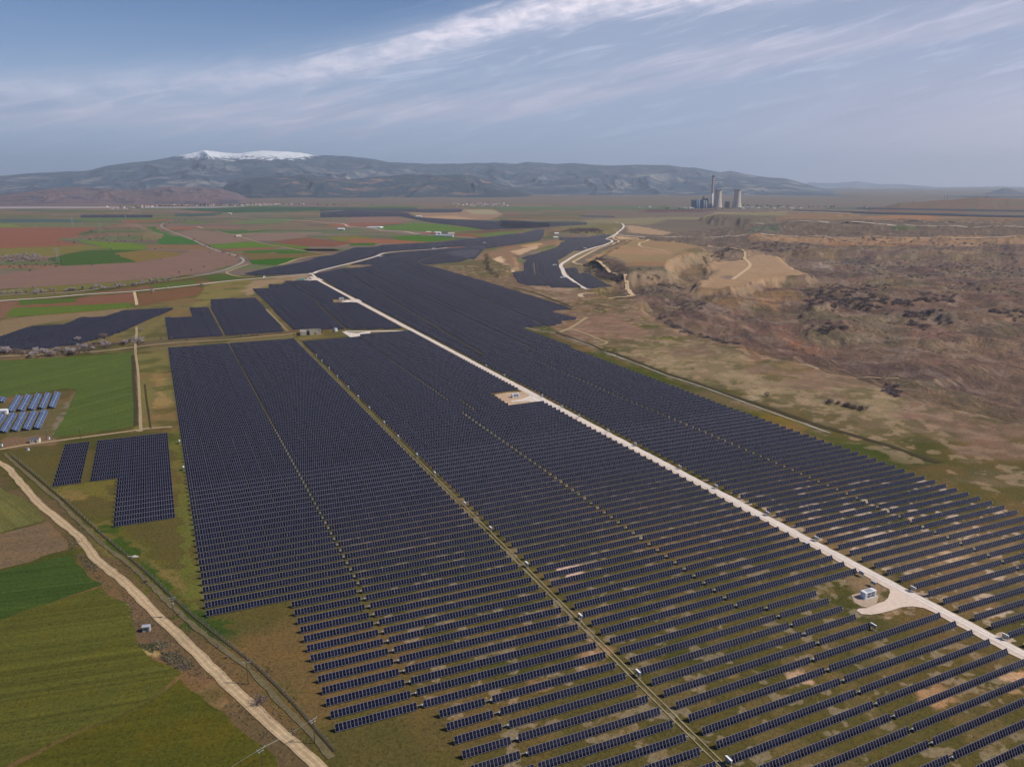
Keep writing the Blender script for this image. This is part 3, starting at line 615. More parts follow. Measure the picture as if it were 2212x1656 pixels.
def strip(name, P, wd, mat, world=False, z=None, jitter=.12, up=0.0):
    if not world: P = WP(P)
    # smooth by Catmull-Rom resampling
    pts = []
    Q = [P[0]]+list(P)+[P[-1]]
    for i in range(1, len(Q)-2):
        p0, p1, p2, p3 = (np.array(Q[j]) for j in (i-1, i, i+1, i+2)); L = np.hypot(*(p2-p1)); n = int(max(2, min(80, L/max(4, np.hypot(*p1)*.01))))
        for k in range(n):
            t = k/n; pts.append(.5*((2*p1)+(-p0+p2)*t+(2*p0-5*p1+4*p2-p3)*t*t+(-p0+3*p1-3*p2+p3)*t**3))
    pts.append(np.array(Q[-2])); pts = np.array(pts)
    T = np.gradient(pts, axis=0); T /= (np.hypot(T[:, 0], T[:, 1])[:, None]+1e-9); Nn = np.stack([-T[:, 1], T[:, 0]], 1)
    ww = wd/2*(1+(rng.random((len(pts), 2))-.5)*2*jitter)
    L_ = pts+Nn*ww[:, :1]; R_ = pts-Nn*ww[:, 1:]
    d = np.hypot(pts[:, 0], pts[:, 1]); zz = np.maximum.reduce([heights(pts[:, 0], pts[:, 1]), heights(L_[:, 0], L_[:, 1]), heights(R_[:, 0], R_[:, 1])])+.14+d*.00022+up
    V = np.concatenate([np.c_[L_, zz], np.c_[R_, zz]]); n = len(pts); i = np.arange(n-1)
    me = npmesh(name, V, np.stack([i, i+n, i+n+1, i+1], 1))
    uvl = me.uv_layers.new(name='UVMap'); s = np.concatenate([[0], np.cumsum(np.hypot(*np.diff(pts, axis=0).T))])
    UV = np.concatenate([np.c_[s, np.zeros(n)], np.c_[s, np.ones(n)]]); li = np.zeros(len(me.loops), np.int32); me.loops.foreach_get('vertex_index', li)
    uvl.data.foreach_set('uv', UV[li].astype(np.float32).ravel())
    return newobj(name, me, mat, kind='structure')
MR = road_mat('gravel_road', (220, 206, 192)); MR2 = road_mat('dirt_road', (198, 172, 136)); MT = road_mat('dirt_track', (160, 140, 108), ruts=False)
MD = road_mat('ditch_soil', (104, 94, 68), .35, False); MDK = road_mat('dark_ditch', (70, 62, 44), ruts=False)
MCH = road_mat('drain_concrete', (170, 164, 148), ruts=False); MPK = road_mat('gravel_verge', (208, 188, 170), ruts=False)
strip('gravel_verge', [uv2xy(264.9, v) for v in (90, 200, 300, 500, 800, 1100, 1500)], 6.6, MPK, True, up=-.05)
strip('road', [uv2xy(265.9, v) for v in (90, 200, 300, 500, 800, 1100, 1400)]+[W(676, 594), W(668, 590)], 4.2, MR, True, jitter=.05)
strip('road', [(-200,668),(0,650.2),(107,643),(188,636),(287,629.6),(419,616),(497,606.7),(594,598.6),(672,592),(690,585),(756,569),(809,555),(830,547),(866,543),(937,538.5),(967,535)], 6.5, MR)
strip('road', [(985,533),(1020,528),(1050,526),(1062,523)], 9, MR)
strip('road', [(-300,668),(0,638.4),(145,632),(242,620),(303,612),(376,604),(456.6,590.6),(490,582),(514,572.5),(526,564),(520,557),(497,549),(456.6,537),(403,512.7),(354.5,494),(349,486),(362.6,480.5),(384,474)], 6, road_mat('old_asphalt', (158, 146, 134), ruts=False))
strip('path', [(490,586),(493,592),(520,598),(551,599)], 5, MT); strip('path', [(492,587),(515,578),(537,571)], 6, MT)
strip('path', [(1061,523),(1045,517),(1000,512),(960,510),(905,506),(870,500),(830,498),(800,493),(756,490),(740,484),(700,481),(640,476),(580,474),(520,471)], 7, MR)
strip('path', [(1045,513),(1088,508),(1127,504),(1150,499),(1165,495)], 9, MR2)
strip('path', [(1062,518),(1075,520),(1095,521)], 9, MR)
strip('path', [(425,489.5),(438,493)], 8, MR2); strip('path', [(465,499),(500,507),(530,515),(560,524),(610,534),(660,543),(715,550)], 6, MT)
strip('path', A2([(1150,665),(1240,640),(1350,600),(1480,575),(1600,560),(1720,552)]), 9, MT)
strip('road', A5([(-600,-560),(-300,-330),(0,-228),(110,-128),(240,20),(480,220),(600,370),(760,500),(960,700),(1120,850),(1290,1020),(1430,1160),(1600,1310),(1760,1460),(1940,1620),(2100,1800)]), 3.9, road_mat('worn_dirt', (180, 156, 122), .3), jitter=.16)
strip('path', A1([(-300,1140),(0,1098),(250,1055),(500,1020),(1000,955),(1480,890),(1530,880)]), 3.0, MT)
strip('path', A1([(1530,900),(1560,880),(1700,862),(1900,850)]), 3, MT)
strip('ditch', A1([(45,1140),(300,1370),(640,1656)])+A5([(360,0),(600,240),(860,450),(1090,680),(1350,900),(1560,1060),(1740,1260),(1900,1420),(2060,1600)]), 2.0, MD, jitter=.4)
strip('ditch', [W(x, y) for x, y in A1([(130,1180),(400,1400),(700,1656)])+A5([(385,-10),(640,220),(900,440),(1130,660),(1400,880),(1600,1040),(1790,1230),(1940,1400),(2080,1560)])], .9, MDK, True)
strip('ditch', A1([(1465,60),(1475,200),(1485,420),(1500,600),(1500,830)]), 2.6, MDK); strip('path', A1([(1490,0),(1520,200),(1535,420),(1548,700),(1555,900)]), 2.0, MT)
strip('ditch', A1([(1600,380),(1620,560),(1640,680),(1665,870)]), 1.2, MDK)
for du in (-.9, .9): strip('wheel_track', [uv2xy(133.4+du, v) for v in (70, 150, 220, 300, 420, 600, 858)], .55, road_mat('pale_track', (142, 130, 100), .3, False), True, jitter=.35)
strip('wheel_track', [uv2xy(133.4, v) for v in (925, 1000, 1120, 1222)], 1.6, MT, True)
strip('road', [(888,715.2),(840,715.4),(800,715.8),(770,716.2),(745,716)], 5.5, MR)
strip('path', [(0,770),(200,760),(360,742),(500,733),(640,720)], 4, MT); strip('ditch', [(300,744),(420,736),(560,722),(640,716)], 5, MD)
strip('path', A4([(1080,640),(1092,690),(1100,745)]), 4, MR2); strip('path', A4([(1095,920),(1100,960),(1090,1040),(1090,1130)]), 2.5, MT)
strip('road', AR([(1540,140),(1565,180),(1500,250),(1400,310),(1335,335),(1350,345),(1400,352),(1412,380),(1330,412),(1180,450),(1000,520),(860,600),(770,665),(790,720),(820,790),(900,850),(1010,930),(1110,970)]), 8, MR)
strip('road', AR([(1480,270),(1430,325),(1500,365),(1440,405),(1260,450),(1100,530),(990,590),(930,622),(960,645),(1180,690),(1400,780),(1580,860),(1640,930),(1690,985),(1620,1012),(1500,1012),(1100,1022),(1010,1040),(1040,1070)]), 7.5, MR2)
strip('road', AR([(1480,272),(1600,300),(1740,330),(1810,380),(1870,425),(1800,450),(1760,465),(1770,510),(1900,540),(2090,570)]), 7, MR2)
strip('road', [(1523,531.5),(1577,539.6),(1609,547.6),(1606,558),(1620,577),(1603.7,593),(1582,608)], 7, MR2)
strip('path', A7([(-1060,185),(-600,205),(0,203),(200,214),(600,228),(1300,240),(2212,252),(2900,262)]), 13, MPK)
strip('path', A7([(0,116),(560,130),(900,146),(1500,170),(2212,190),(2900,205)]), 26, MPK); strip('path', A7([(550,95),(1500,130),(2212,146),(2900,160)]), 24, MT)
strip('path', [(1340,484),(1400,478),(1500,474),(1600,471),(1700,466),(1760,461),(1850,459)], 14, MT)
strip('path', [(1335,483),(1310,478),(1150,487),(1080,497)], 12, MT)
strip('drain', AG([(690,590),(740,592),(900,630),(1200,672),(1450,770),(1750,880),(2000,990),(2212,1062)])+AF([(60,390),(300,482),(500,560),(700,622),(950,712),(1200,805),(1500,912),(1700,982)]), 1.5, MCH, jitter=.4)
strip('ditch', AG([(1200,660),(1450,755),(1750,865),(2000,975)])+AF([(60,375),(300,468),(500,545),(700,608),(950,698),(1200,780),(1500,885),(1700,950),(1950,1020),(2212,1100),(2500,1200)]), 4.5, MDK, jitter=.3)
strip('path', AG([(1250,660),(1400,600),(1550,510),(1650,440)]), 5, MT, jitter=.3); strip('path', AG([(1400,610),(1650,690),(1850,770),(1950,815),(1850,850)]), 3, MT)
strip('path', AG([(560,0),(850,70),(1100,160),(1450,295)]), 3.5, MDK)
strip('path', AF([(1480,465),(1600,490),(1900,520),(2212,535)]), 3, MT)
def pad(pts, mat=MR, n='gravel_pad', z=.12):
    P = WP(pts); d = math.hypot(*P[0]); bm = bmesh.new(); vs = [bm.verts.new((x, y, z+d*.0002)) for x, y in P]
    bmesh.ops.triangulate(bm, faces=[bm.faces.new(vs)]); me = bpy.data.meshes.new(n); bm.to_mesh(me); bm.free(); me.uv_layers.new(name='UVMap'); return newobj(n, me, mat, kind='structure')
A6b = lambda p: cx_(p, 3300/1.8517, 2200/1.8517, .2415/1.8517)
pad(A6b([(900,500),(980,540),(1060,610),(1075,700),(1040,800),(980,850),(880,880),(700,960),(560,970),(520,1000),(600,1060),(760,1070),(900,1050),(1100,1000),(1250,950),(1450,930),(1640,960),(1800,1030),(1656,860),(1300,660),(1000,480)]), MPK)
pad(A6b([(440,740),(600,700),(860,740),(880,780),(860,870),(740,960),(600,930),(480,860)]), road_mat('pad_soil', (176, 154, 132), ruts=False), z=.06)
ACb = lambda p: cx_(p, 1600/1.8517, 1400/1.8517, .3623/1.8517)
pad(ACb([(1220,560),(1350,540),(1440,500),(1440,480),(1600,570),(1560,575),(1420,565),(1300,570),(1230,575)]), MR)
def padw(P, mat, z): 
    bm = bmesh.new(); bmesh.ops.triangulate(bm, faces=[bm.faces.new([bm.verts.new((*p, z)) for p in P])]); me = bpy.data.meshes.new('p'); bm.to_mesh(me); bm.free(); me.uv_layers.new(name='UVMap'); return newobj('gravel_pad', me, mat, kind='structure')
padw([uv2xy(*q) for q in ((234.5,522),(240,519),(250,521),(262,523),(262,560),(250,563),(237,561),(235,540))], road_mat('pad_soil', (186, 158, 130), .3, False), .14)
pad([(738,716),(752,718),(770,720),(800,716),(800,722),(772,727),(760,731)], MR)
pad([(737,650),(775,646),(790,648),(778,653),(742,653)], MR); pad([(655,604),(690,601),(700,606),(660,608)], MPK); pad([(1195,575),(1160,577),(1165,579),(1210,577)], MR); pad([(1202,603),(1232,600),(1234,605),(1205,606)], MPK)
pad([(810,557),(855,555),(850,558),(812,560)], MT)

# ------------------------------------------------------------------ solar trackers
def panel_mat(name, cell, frame, fw=.035, mid=.03, bus=True, rough=.16, cells=None):
    m = bpy.data.materials.new(name); m.use_nodes = True; t = m.node_tree; b = t.nodes['Principled BSDF']
    b.inputs['Roughness'].default_value = rough; b.inputs['Specular IOR Level'].default_value = .24
    uvn = N(t, 'ShaderNodeUVMap'); sp = N(t, 'ShaderNodeSeparateXYZ'); t.links.new(uvn.outputs[0], sp.inputs[0])
    fu = mth(t, 'FRACT', sp.outputs[0]); fv = mth(t, 'FRACT', sp.outputs[1])
    eu = mth(t, 'SUBTRACT', .5, mth(t, 'ABSOLUTE', mth(t, 'SUBTRACT', fu, .5)))
    ev = mth(t, 'SUBTRACT', .5, mth(t, 'ABSOLUTE', mth(t, 'SUBTRACT', fv, .5)))
    a = mth(t, 'LESS_THAN', eu, fw); b_ = mth(t, 'LESS_THAN', ev, fw*.6); c = mth(t, 'GREATER_THAN', ev, .5-.008)
    fr = mth(t, 'MAXIMUM', a, b_)
    fl = N(t, 'ShaderNodeVectorMath', operation='FLOOR'); t.links.new(uvn.outputs[0], fl.inputs[0])
    oi = N(t, 'ShaderNodeObjectInfo'); wn_ = N(t, 'ShaderNodeTexWhiteNoise', noise_dimensions='4D'); t.links.new(fl.outputs[0], wn_.inputs['Vector']); t.links.new(oi.outputs['Random'], wn_.inputs['W'])
    cc = mixc(t, wn_.outputs['Value'], tuple(v*.6 for v in cell), tuple(v*1.5 for v in cell))
    cc = mixc(t, mth(t, 'MULTIPLY', c, .35), cc, frame); cc = mixc(t, fr, cc, frame)
    t.links.new(cc, b.inputs['Base Color'])
    t.links.new(mth(t, 'ADD', rough, mth(t, 'MULTIPLY', fr, .35)), b.inputs['Roughness']); return m
MPAN = panel_mat('tracker_glass', (.0048, .0048, .0150), (.30, .29, .34), rough=.1)
MBACK = M('panel_back', (.16, .16, .17)); MSTEEL = M('galvanised_steel', (.42, .43, .44), .5, .5, .4, .15, 3)
MW, LW, TIL, AXZ = 1.149, 2.28, R(62), 1.40       # module pitch along the row, module length, tilt, axis height
ct, st = math.cos(TIL)*LW/2, math.sin(TIL)*LW/2
mcache = {}
def module_mesh(n):                 # n modules side by side, x along the row, y across, tilted toward -y
    if n in mcache: return mcache[n]
    L = n*MW-.015; th = .035; nx, ny, nz = 0, -math.sin(TIL)*th, math.cos(TIL)*th
    V = [(0,-ct,-st),(L,-ct,-st),(L,ct,st),(0,ct,st)]; V = [(x, y-.10, z+.06) for x, y, z in V]
    V += [(x, y-ny, z-nz) for x, y, z in V]
    me = bpy.data.meshes.new('modules'); me.from_pydata(V, [], [(0,1,2,3),(7,6,5,4),(0,4,5,1),(1,5,6,2),(2,6,7,3),(3,7,4,0)])
    uvl = me.uv_layers.new(name='UVMap'); q = [(0,0),(n,0),(n,1),(0,1)]
    for i in range(24): uvl.data[i].uv = q[i] if i < 4 else (0, 0)
    me.materials.append(MPAN); me.materials.append(MBACK)
    for i in (1, 2, 3, 4, 5): me.polygons[i].material_index = 1 if i == 1 else 1
    mcache[n] = me; return me
postme = MB().box((0, 0, AXZ/2-.1), (.12, .16, AXZ-.2)).mesh('post'); postme.materials.append(MSTEEL)
driveme = MB().box((0, 0, 0), (.34, .28, .3)).box((.0, -.2, -.1), (.24, .25, .2)).mesh('drive'); driveme.materials.append(M('drive_housing', (.55, .56, .57), .5))
tcache = {}
def tube_mesh(L):
    k = round(L, 1)
    if k not in tcache: me = MB().box((k/2, 0, 0), (k, .13, .13)).mesh('tube'); me.materials.append(MSTEEL); tcache[k] = me
    return tcache[k]
PT = 6.65; V0 = 203.2+.57
def dvu(u): return .03*(min(max(u, 136), 261)-136)
def rowv(k, u): return V0+PT*k+dvu(u)
def sb(v, tab):                     # table of (v limit, value)
    for lim, val in tab:
        if v < lim: return val
    return tab[-1][1]
near = []                           # (block key, k, u0, u1)
def seg(key, k, u0, u1, lst):
    if u1-u0 > 3: lst.append((key, k, u0, u1))
rows_ = []
for k in range(-22, 112):
    v = V0+PT*k
    if v < 865:
        # block left of the grassy track
        if v < 207: a0, g = 67.1, 84.2
        elif v < 293: a0, g = 36.3, 63.5
        else: a0, g = 5.4, 64.0
        seg('A1', k, a0, g-.6, rows_); seg('A2', k, g+.6, 130.8, rows_)
    kb = k; v = rowv(k, 200)
    if v < 862:
        if v < 182: g = 194.5; e = 260.8
        elif v < 215: g = 203.7; e = 230.2
        elif v < 522: g = 194.3; e = 260.8
        elif v < 558: g = 205.0; e = 260.4
        else: g = 196.4; e = 260.2
        lim = 850
        cabin = 520 < v < 562
        if v < lim:
            seg('B1', k, 136.2, g-.6, rows_)
            if cabin: e = 233.5
            seg('B2', k, g+.6, e, rows_)
        else: seg('B2', k, 201.4, 260.2, rows_)
    v = rowv(k, 300)
    if v < 700:
        g = 324.8 if v < 400 else 324.8-(min(v, 520)-400)/120*3.2
        e = 384 if v < 330 else (380 if v > 470 else 384-(v-330)/140*5)
        seg('C1', k, 270.3, g-.6, rows_); seg('C2', k, g+.6, e, rows_)
def inview(u0, u1, k, mg=420):
    for u in (u0, (u0+u1)/2, u1):
        x, y = uv2xy(u, rowv(k, u)); d = y*math.cos(PITCH)+H0*math.sin(PITCH)
        if d < 5: continue
        X = CX+x/d*FPX; Y = CY-((y*math.sin(PITCH)-H0*math.cos(PITCH))/d)*FPX
        if -mg < X < 2212+mg and -50 < Y < 1656+mg*.5: return True
    return False
rows_ = [r for r in rows_ if inview(*r[2:], r[1])]
def vis(r):
    _, k, u0, u1 = r
    for t in (0, .25, .5, .75, 1):
        u = u0+(u1-u0)*t; x, y = uv2xy(u, rowv(k, u)); d = y*math.cos(PITCH)+H0*math.sin(PITCH)
        X = CX+x/d*FPX; Y = CY-((y*math.sin(PITCH)-H0*math.cos(PITCH))/d)*FPX
        if 0 < X < 2212 and 0 < Y < 1656: return True
    return False
rows_.sort(key=lambda r: (0 if vis(r) else 1, math.hypot(*uv2xy((r[2]+r[3])/2, rowv(r[1], (r[2]+r[3])/2)))))
ntrk = 300; near = rows_[:ntrk]; rest = rows_[ntrk:]
for r in rest[:]:                   # rows just outside the frame on the near side are built too, as plain copies of the far kind
    pass
BN = {'A1': 'left of the left column gap', 'A2': 'between the left column gap and the grassy track', 'B1': 'between the grassy track and the middle column gap',
      'B2': 'between the middle column gap and the gravel road', 'C1': 'just right of the gravel road', 'C2': 'along the right edge of the solar park'}
def ordn(n): return '%d%s' % (n, 'th' if 10 < n % 100 < 14 else {1: 'st', 2: 'nd', 3: 'rd'}.get(n % 10, 'th'))
rank = {}
for key in BN:
    for i, k in enumerate(sorted(r[1] for r in near if r[0] == key)): rank[(key, k)] = i+1
ROWANG = -AZC
for key, k, u0, u1 in near:
    x0, y0 = uv2xy(u0, rowv(k, u0)); x1, y1 = uv2xy(u1, rowv(k, u1)); rz = math.atan2(y1-y0, x1-x0); L = math.hypot(x1-x0, y1-y0)
    o = empty('solar_tracker', (x0, y0, 0), rz)
    label(o, '%s solar row from near, %s' % (ordn(rank[(key, k)]), BN[key]), 'solar tracker', 'solar tracker rows standing on the grass')
    n = int((L-.5)/MW); p = 0.0; sizes = [2]; m = n-2
    while m > 0: s_ = min(8, m); sizes.append(s_); m -= s_
    for s_ in sizes:
        if s_ < 1: continue
        c = newobj('module_table', module_mesh(s_), None, o); c.location = (p, 0, AXZ); p += s_*MW+.11
        c.rotation_euler = (R(random.uniform(-.35, .35)), 0, 0)
    tb = newobj('torque_tube', tube_mesh(L+1.2), None, o); tb.location = (-.7 if key[1] == '2' else -.2, 0, AXZ)
    q = .6
    while q < L:
        ps = newobj('post', postme, None, o); ps.location = (q, 0, 0); q += 8.2
    if key[1] == '1': dr = newobj('drive', driveme, None, o); dr.location = (L+.7, 0, AXZ)

# far rows: one mesh
class Far:
    def __init__(s): s.V = []; s.UV = []
    def add(s, u0, v0, u1, v1, z=0.0):
        a = np.array(uv2xy(u0, v0)); b = np.array(uv2xy(u1, v1)); d = b-a; L = np.hypot(*d)
        if L < 2: return
        nr = np.array([-d[1], d[0]])/L*ct; n = max(1, round(L/MW)); zz = AXZ+z
        s.V += [(*(a-nr), zz-st), (*(b-nr), zz-st), (*(b+nr), zz+st), (*(a+nr), zz+st)]; s.UV += [(0, 0), (n, 0), (n, 1), (0, 1)]
    def build(s, name, mat):
        V = np.array(s.V).reshape(-1, 4, 3); nq = len(V); off = V[:, :, :].copy()
        up = V[:, 3]-V[:, 0]; up[:, 2] = 0; up /= np.linalg.norm(up, axis=1)[:, None]; off += (up*.031)[:, None, :]; off[:, :, 2] -= .0165
        allv = np.concatenate([V, off], 1).reshape(-1, 3); b = np.arange(nq)[:, None]*8
        F = np.concatenate([b+np.array([0,1,2,3]), b+np.array([7,6,5,4]), b+np.array([3,2,6,7])])
        me = npmesh(name, allv, F); uvl = me.uv_layers.new(name='UVMap'); UV = np.array(s.UV).reshape(nq, 4, 2).reshape(-1, 2)
        UV = np.concatenate([UV, np.zeros((nq*8, 2))]); uvl.data.foreach_set('uv', UV.astype(np.float32).ravel())
        me.materials.append(mat); me.materials.append(MBACK); mi = np.zeros(nq*3, np.int32); mi[nq:] = 1; me.polygons.foreach_set('material_index', mi)
        return newobj(name, me)
far = Far()
for key, k, u0, u1 in rest: far.add(u0, rowv(k, u0), u1, rowv(k, u1))
def fill(pts, breaks=(), lines=(), world=False, pitch=PT, z=0.0, phase=0.0, fr=far, vmin=-1e9, umin=-1e9, umax=1e9):
    P = [xy2uv(p) for p in (pts if world else WP(pts, 1.2))]
    lo = min(p[1] for p in P); hi = max(p[1] for p in P); k = math.ceil((max(lo, vmin)-V0)/pitch); n = len(P)
    LN = [[xy2uv(p) for p in WP(l, 1.2)] for l in lines]
    while V0+k*pitch+phase < hi:
        v = V0+k*pitch+phase; xs = []
        for i in range(n):
            (x1, y1), (x2, y2) = P[i], P[(i+1) % n]
            if (y1 <= v) != (y2 <= v): xs.append(x1+(x2-x1)*(v-y1)/(y2-y1))
        xs.sort(); bs = list(breaks)
        for l in LN:
            for i in range(len(l)-1):
                (x1, y1), (x2, y2) = l[i], l[i+1]
                if (y1 <= v) != (y2 <= v): bs.append(x1+(x2-x1)*(v-y1)/(y2-y1))
        for a, b in zip(xs[::2], xs[1::2]):
            a = max(math.ceil(a/2.3)*2.3, umin if v < 1485 else -1e9); b = min(math.floor(b/2.3)*2.3, umax)
            if b-a < 3: continue
            cuts = [a]+sorted(c for c in bs if a < c < b)+[b]
            for i in range(len(cuts)-1):
                s0 = cuts[i]+(1.3 if i else 0); s1 = cuts[i+1]-(1.3 if i < len(cuts)-2 else 0)
                if s1-s0 > 3: fr.add(s0, v, s1, v, z)
        k += 1
fill([(360,732),(355,687),(378,686),(412,684),(408,665),(455,664.5),(453,647),(554.6,643.8),(617,714.5)], breaks=(64.2,))
fill([(544,624.5),(581,623),(579.5,615),(612,614),(610,607.6),(689,606),(757,645),(717,645.5),(722,654),(770,654),(872,709),(756,710.5),(632,711)],
     lines=[[(612,607),(693,655)],[(683,654),(754,716)]], umax=260.2)
fill([(676,592),(700,588),(718,584),(732,580.7),(778,578),(815,572),(775,571),(756,572),(809,557.5),(832,549),(868,545),(912,541.5),(960,537.5),(1000,535),(1050,531),(1043,541),(1025,560),(948,548),(902,565),(916,573),(951,580),(996,593),(1050,608),(1093,622),(1143,637),(1190,651),(1237,666.5),(1200,669),(1195,675),(1216,679),(1253,687.7),(1215,692),(1213,697),(1228,698),(1127,707.5),(1207.7,738),(1319,781),(1330,815),(1000,800),(1010,780)],
     lines=[[(733,580),(1047,768)],[(775,578),(1190,771)],[(860,562),(1215,720)]], phase=3.75, vmin=702, umin=270.5)
fill([(950,548.5),(994,541),(1037,540),(1031.5,553),(994,565),(918,571.5),(905,565.5)], phase=2)
fill([(528,591),(560,584),(593,577),(612,574),(671,562),(683,556),(720,551),(728,547),(749,540.5),(767,534.6),(810,533.7),(824,529.7),(861,528),(893,526),(940,524),(1000,517),(1045,513),(1087,508),(1127,504),(1162,495),(1177,496.5),(1174,510),(1166,519),(1110,528),(1049,537),(1000,532),(967,533.5),(937,536.5),(866,541),(830,545),(809,553),(756,567),(690,583),(672,589),(600,593),(542,594)], phase=1)
fill([(-60,738),(0,726.5),(18.8,720.5),(67,705),(137,701),(172.6,686.3),(227,684),(265,671),(376,664.5),(374,668),(244,724),(222,729),(162,744.5),(26,758),(-60,756)], lines=[[(17,747),(235,687)]])
fill([(138,958.6),(197.6,952),(181,1040.8),(111.5,1050.5)]); fill([(206.4,950.7),(369.4,933),(389,1119),(240,1141),(250,1034),(189,1040.7)])
fill(AR([(145,760),(300,745),(300,640),(345,590),(240,580),(560,470),(540,420),(820,375),(830,355),(740,340),(800,265),(1050,280),(1410,285),(1330,335),(1390,360),(1300,405),(1140,445),(1020,480),(930,480),(800,570),(735,600),(745,680),(790,790),(900,860),(1035,935),(1000,945),(640,945),(620,925),(330,915),(220,880)]), lines=[AR([(425,620),(445,790),(610,920)]), AR([(1050,270),(850,355)])])
fill(AR([(815,710),(965,700),(1000,770),(1120,770),(1420,930),(1090,960),(900,830)]), lines=[AR([(1130,770),(1370,915)])])
fill(A3([(-330,190),(-330,140),(0,112),(500,132),(640,145),(720,190),(1100,212),(1400,222),(1560,232),(1900,240),(2212,255),(2212,300),(2080,310),(1500,330),(1250,290),(900,250),(550,180),(0,188)]), pitch=13.3)
fill(A3([(-330,105),(500,100),(1250,100),(1230,133),(880,138),(500,126),(0,108),(-330,125)]), pitch=13.3)
fill(AR([(0,92),(500,120),(1100,125),(1100,150),(700,175),(200,200),(0,190)]), pitch=13.3)
fill([(174,464.5),(330,464),(330,469.5),(174,470)], pitch=13.3)
fill(AR([(1020,38),(1450,45),(1450,60),(1040,54)]), pitch=13.3)
fo = far.build('solar_tracker_rows', MPAN); fo['kind'] = 'stuff'; label(fo, 'dark blue solar tracker rows covering the distance of the park', 'solar trackers')

# inverter stations at the row ends
MWHT = M('white_paint', (.72, .73, .75), .45, .4, 0, .06, 2); MGRY = M('grey_steel', (.30, .31, .32), .5, .4, .2, .1, 3); MLOUV = M('dark_louvre', (.10, .11, .12), .5)
MCON = M('concrete', (.42, .38, .34), .9, .1, 0, .18, .8)
inv = empty('inverter_rack', (0, 0, 0), ROWANG)
label(inv, 'small white roofed inverter rack at the end of a solar row', 'inverter', 'white inverter racks at the row ends')
newobj('canopy', MB().box((0, 0, 2.25), (.8, 2.5, .06), Matrix.Rotation(R(14), 3, 'Y')).mesh(), MWHT, inv)
newobj('cabinet', MB().box((0, .55, 1.45), (.4, 1.1, 1.0)).box((0, -.75, 1.45), (.4, 1.1, 1.0)).mesh(), MGRY, inv)
for yy in (-1.0, 1.0): newobj('leg', MB().box((.12, yy, 1.05), (.12, .12, 2.1)).box((.12, yy, .05), (.5, .4, .1)).mesh(), MSTEEL, inv)
B6 = (1200, 2000, 1300/2018); Bc = (800, 1400, .3623); Cc = (1600, 1400, .3623); D7 = (2400, 2000, 1000/1552); E8 = (3196, 2000, 900/1397); F4 = (2400, 1200, .5425)
ips = [(B6,(1183,165)),(B6,(1023,12)),(B6,(1408,385)),(B6,(1740,708)),(Bc,(1285,50)),(Bc,(1345,110)),(Bc,(1427,193)),(Bc,(1518,283)),(Bc,(1638,398)),(Bc,(1747,503)),(Bc,(1870,627)),(Bc,(2035,787)),(Bc,(2190,942)),
       (Cc,(190,1145)),(Cc,(385,1345)),(Cc,(953,163)),(Cc,(1153,268)),(Cc,(1570,492)),(Cc,(1790,615)),(Cc,(1978,717)),(F4,(60,955)),(F4,(262,1053)),(F4,(590,1220)),(F4,(858,1362)),
       (D7,(237,1058)),(D7,(800,1600)),(D7,(1040,70)),(D7,(1345,227)),(D7,(972,95)),(D7,(1272,260)),(E8,(710,537)),(E8,(1283,832)),(E8,(463,768)),(E8,(463,503)),(E8,(388,440)),((600,1500,.3019),(390,865)),((600,1500,.3019),(443,1210))]
fi = True
for (ox, oy, s), (px, py) in ips:
    x, y = W((ox+px*s)/1.8517, (oy+py*s)/1.8517, 2.2)
    if fi: inv.location = (x, y, 0); fi = False
    else: copy_thing(inv, (x, y, 0))

# transformer stations (white containers)
def cont_mesh():
    b = MB().box((0, 0, 1.5), (6.06, 2.44, 2.6))
    for i in range(14): b.box((-2.9+i*.446, -1.235, 1.5), (.12, .03, 2.2))
    for i in range(7): b.box((-3.045, -1.0+i*.33, 1.5), (.03, .12, 2.2)); b.box((3.045, -1.0+i*.33, 1.5), (.03, .12, 2.2))
    return b.mesh()
cn = empty('transformer_station', (0, 0, 0), ROWANG)
cbody = newobj('body', cont_mesh(), MWHT, cn);  newobj('base', MB().box((0, 0, .1), (7.6, 3.8, .2)).mesh(), MCON, cn)
newobj('roof', MB().box((0, 0, 2.84), (6.15, 2.5, .08)).mesh(), MWHT, cn)
newobj('roof_hatch', MB().box((-.9, 0, 2.93), (1.2, 1.9, .08)).box((.8, 0, 2.93), (1.6, 1.9, .08)).mesh(), M('hatch', (.35, .36, .38)), cn)
for x_ in (-.9, 1.15):
    for z_ in (2.15, 1.05): newobj('louvre', MB().box((x_, -1.28, z_), (1.7, .06, .8)).mesh(), MLOUV, cbody)
for x_ in (-2.4, 2.5): newobj('door', MB().box((x_, -1.275, 1.45), (.85, .05, 2.1)).mesh(), M('door_paint', (.55, .57, .62)), cbody)
A6c = W(3476.9/1.8517, 2389/1.8517)
stn = [(uv2xy(248.4, 204.1), 'white transformer container on a pale pad beside the turn-off of the gravel road'), (W(1113, 858), 'white transformer container on tan ground halfway up the gravel road'),
       (W(737.5, 647.5), 'white transformer container left of the gravel road near its top'), (W(669, 604.5), 'white transformer container beside the green shed near the junction'),
       (W(822, 556), 'white transformer container along the far curving gravel road'), (W(937, 539), 'white transformer container at the bend of the far road'), (W(1047, 526.4), 'small white transformer container on the farthest reach of the road'),
       (W(1198, 575), 'white transformer container in the valley field left of the mine road'), (W(1215, 602), 'white transformer container in the valley field nearest the eroded bank'), (W(1263.7, 538), 'white transformer container at the upper end of the valley field')]
for i, (p, lb) in enumerate(stn):
    if i == 0: cn.location = (p[0], p[1], .05); label(cn, lb, 'transformer station', 'white transformer containers in the solar park')
    else: copy_thing(cn, (p[0], p[1], .1+.0002*p[1]), None, 1.0 if i < 3 else 1.25, lb)
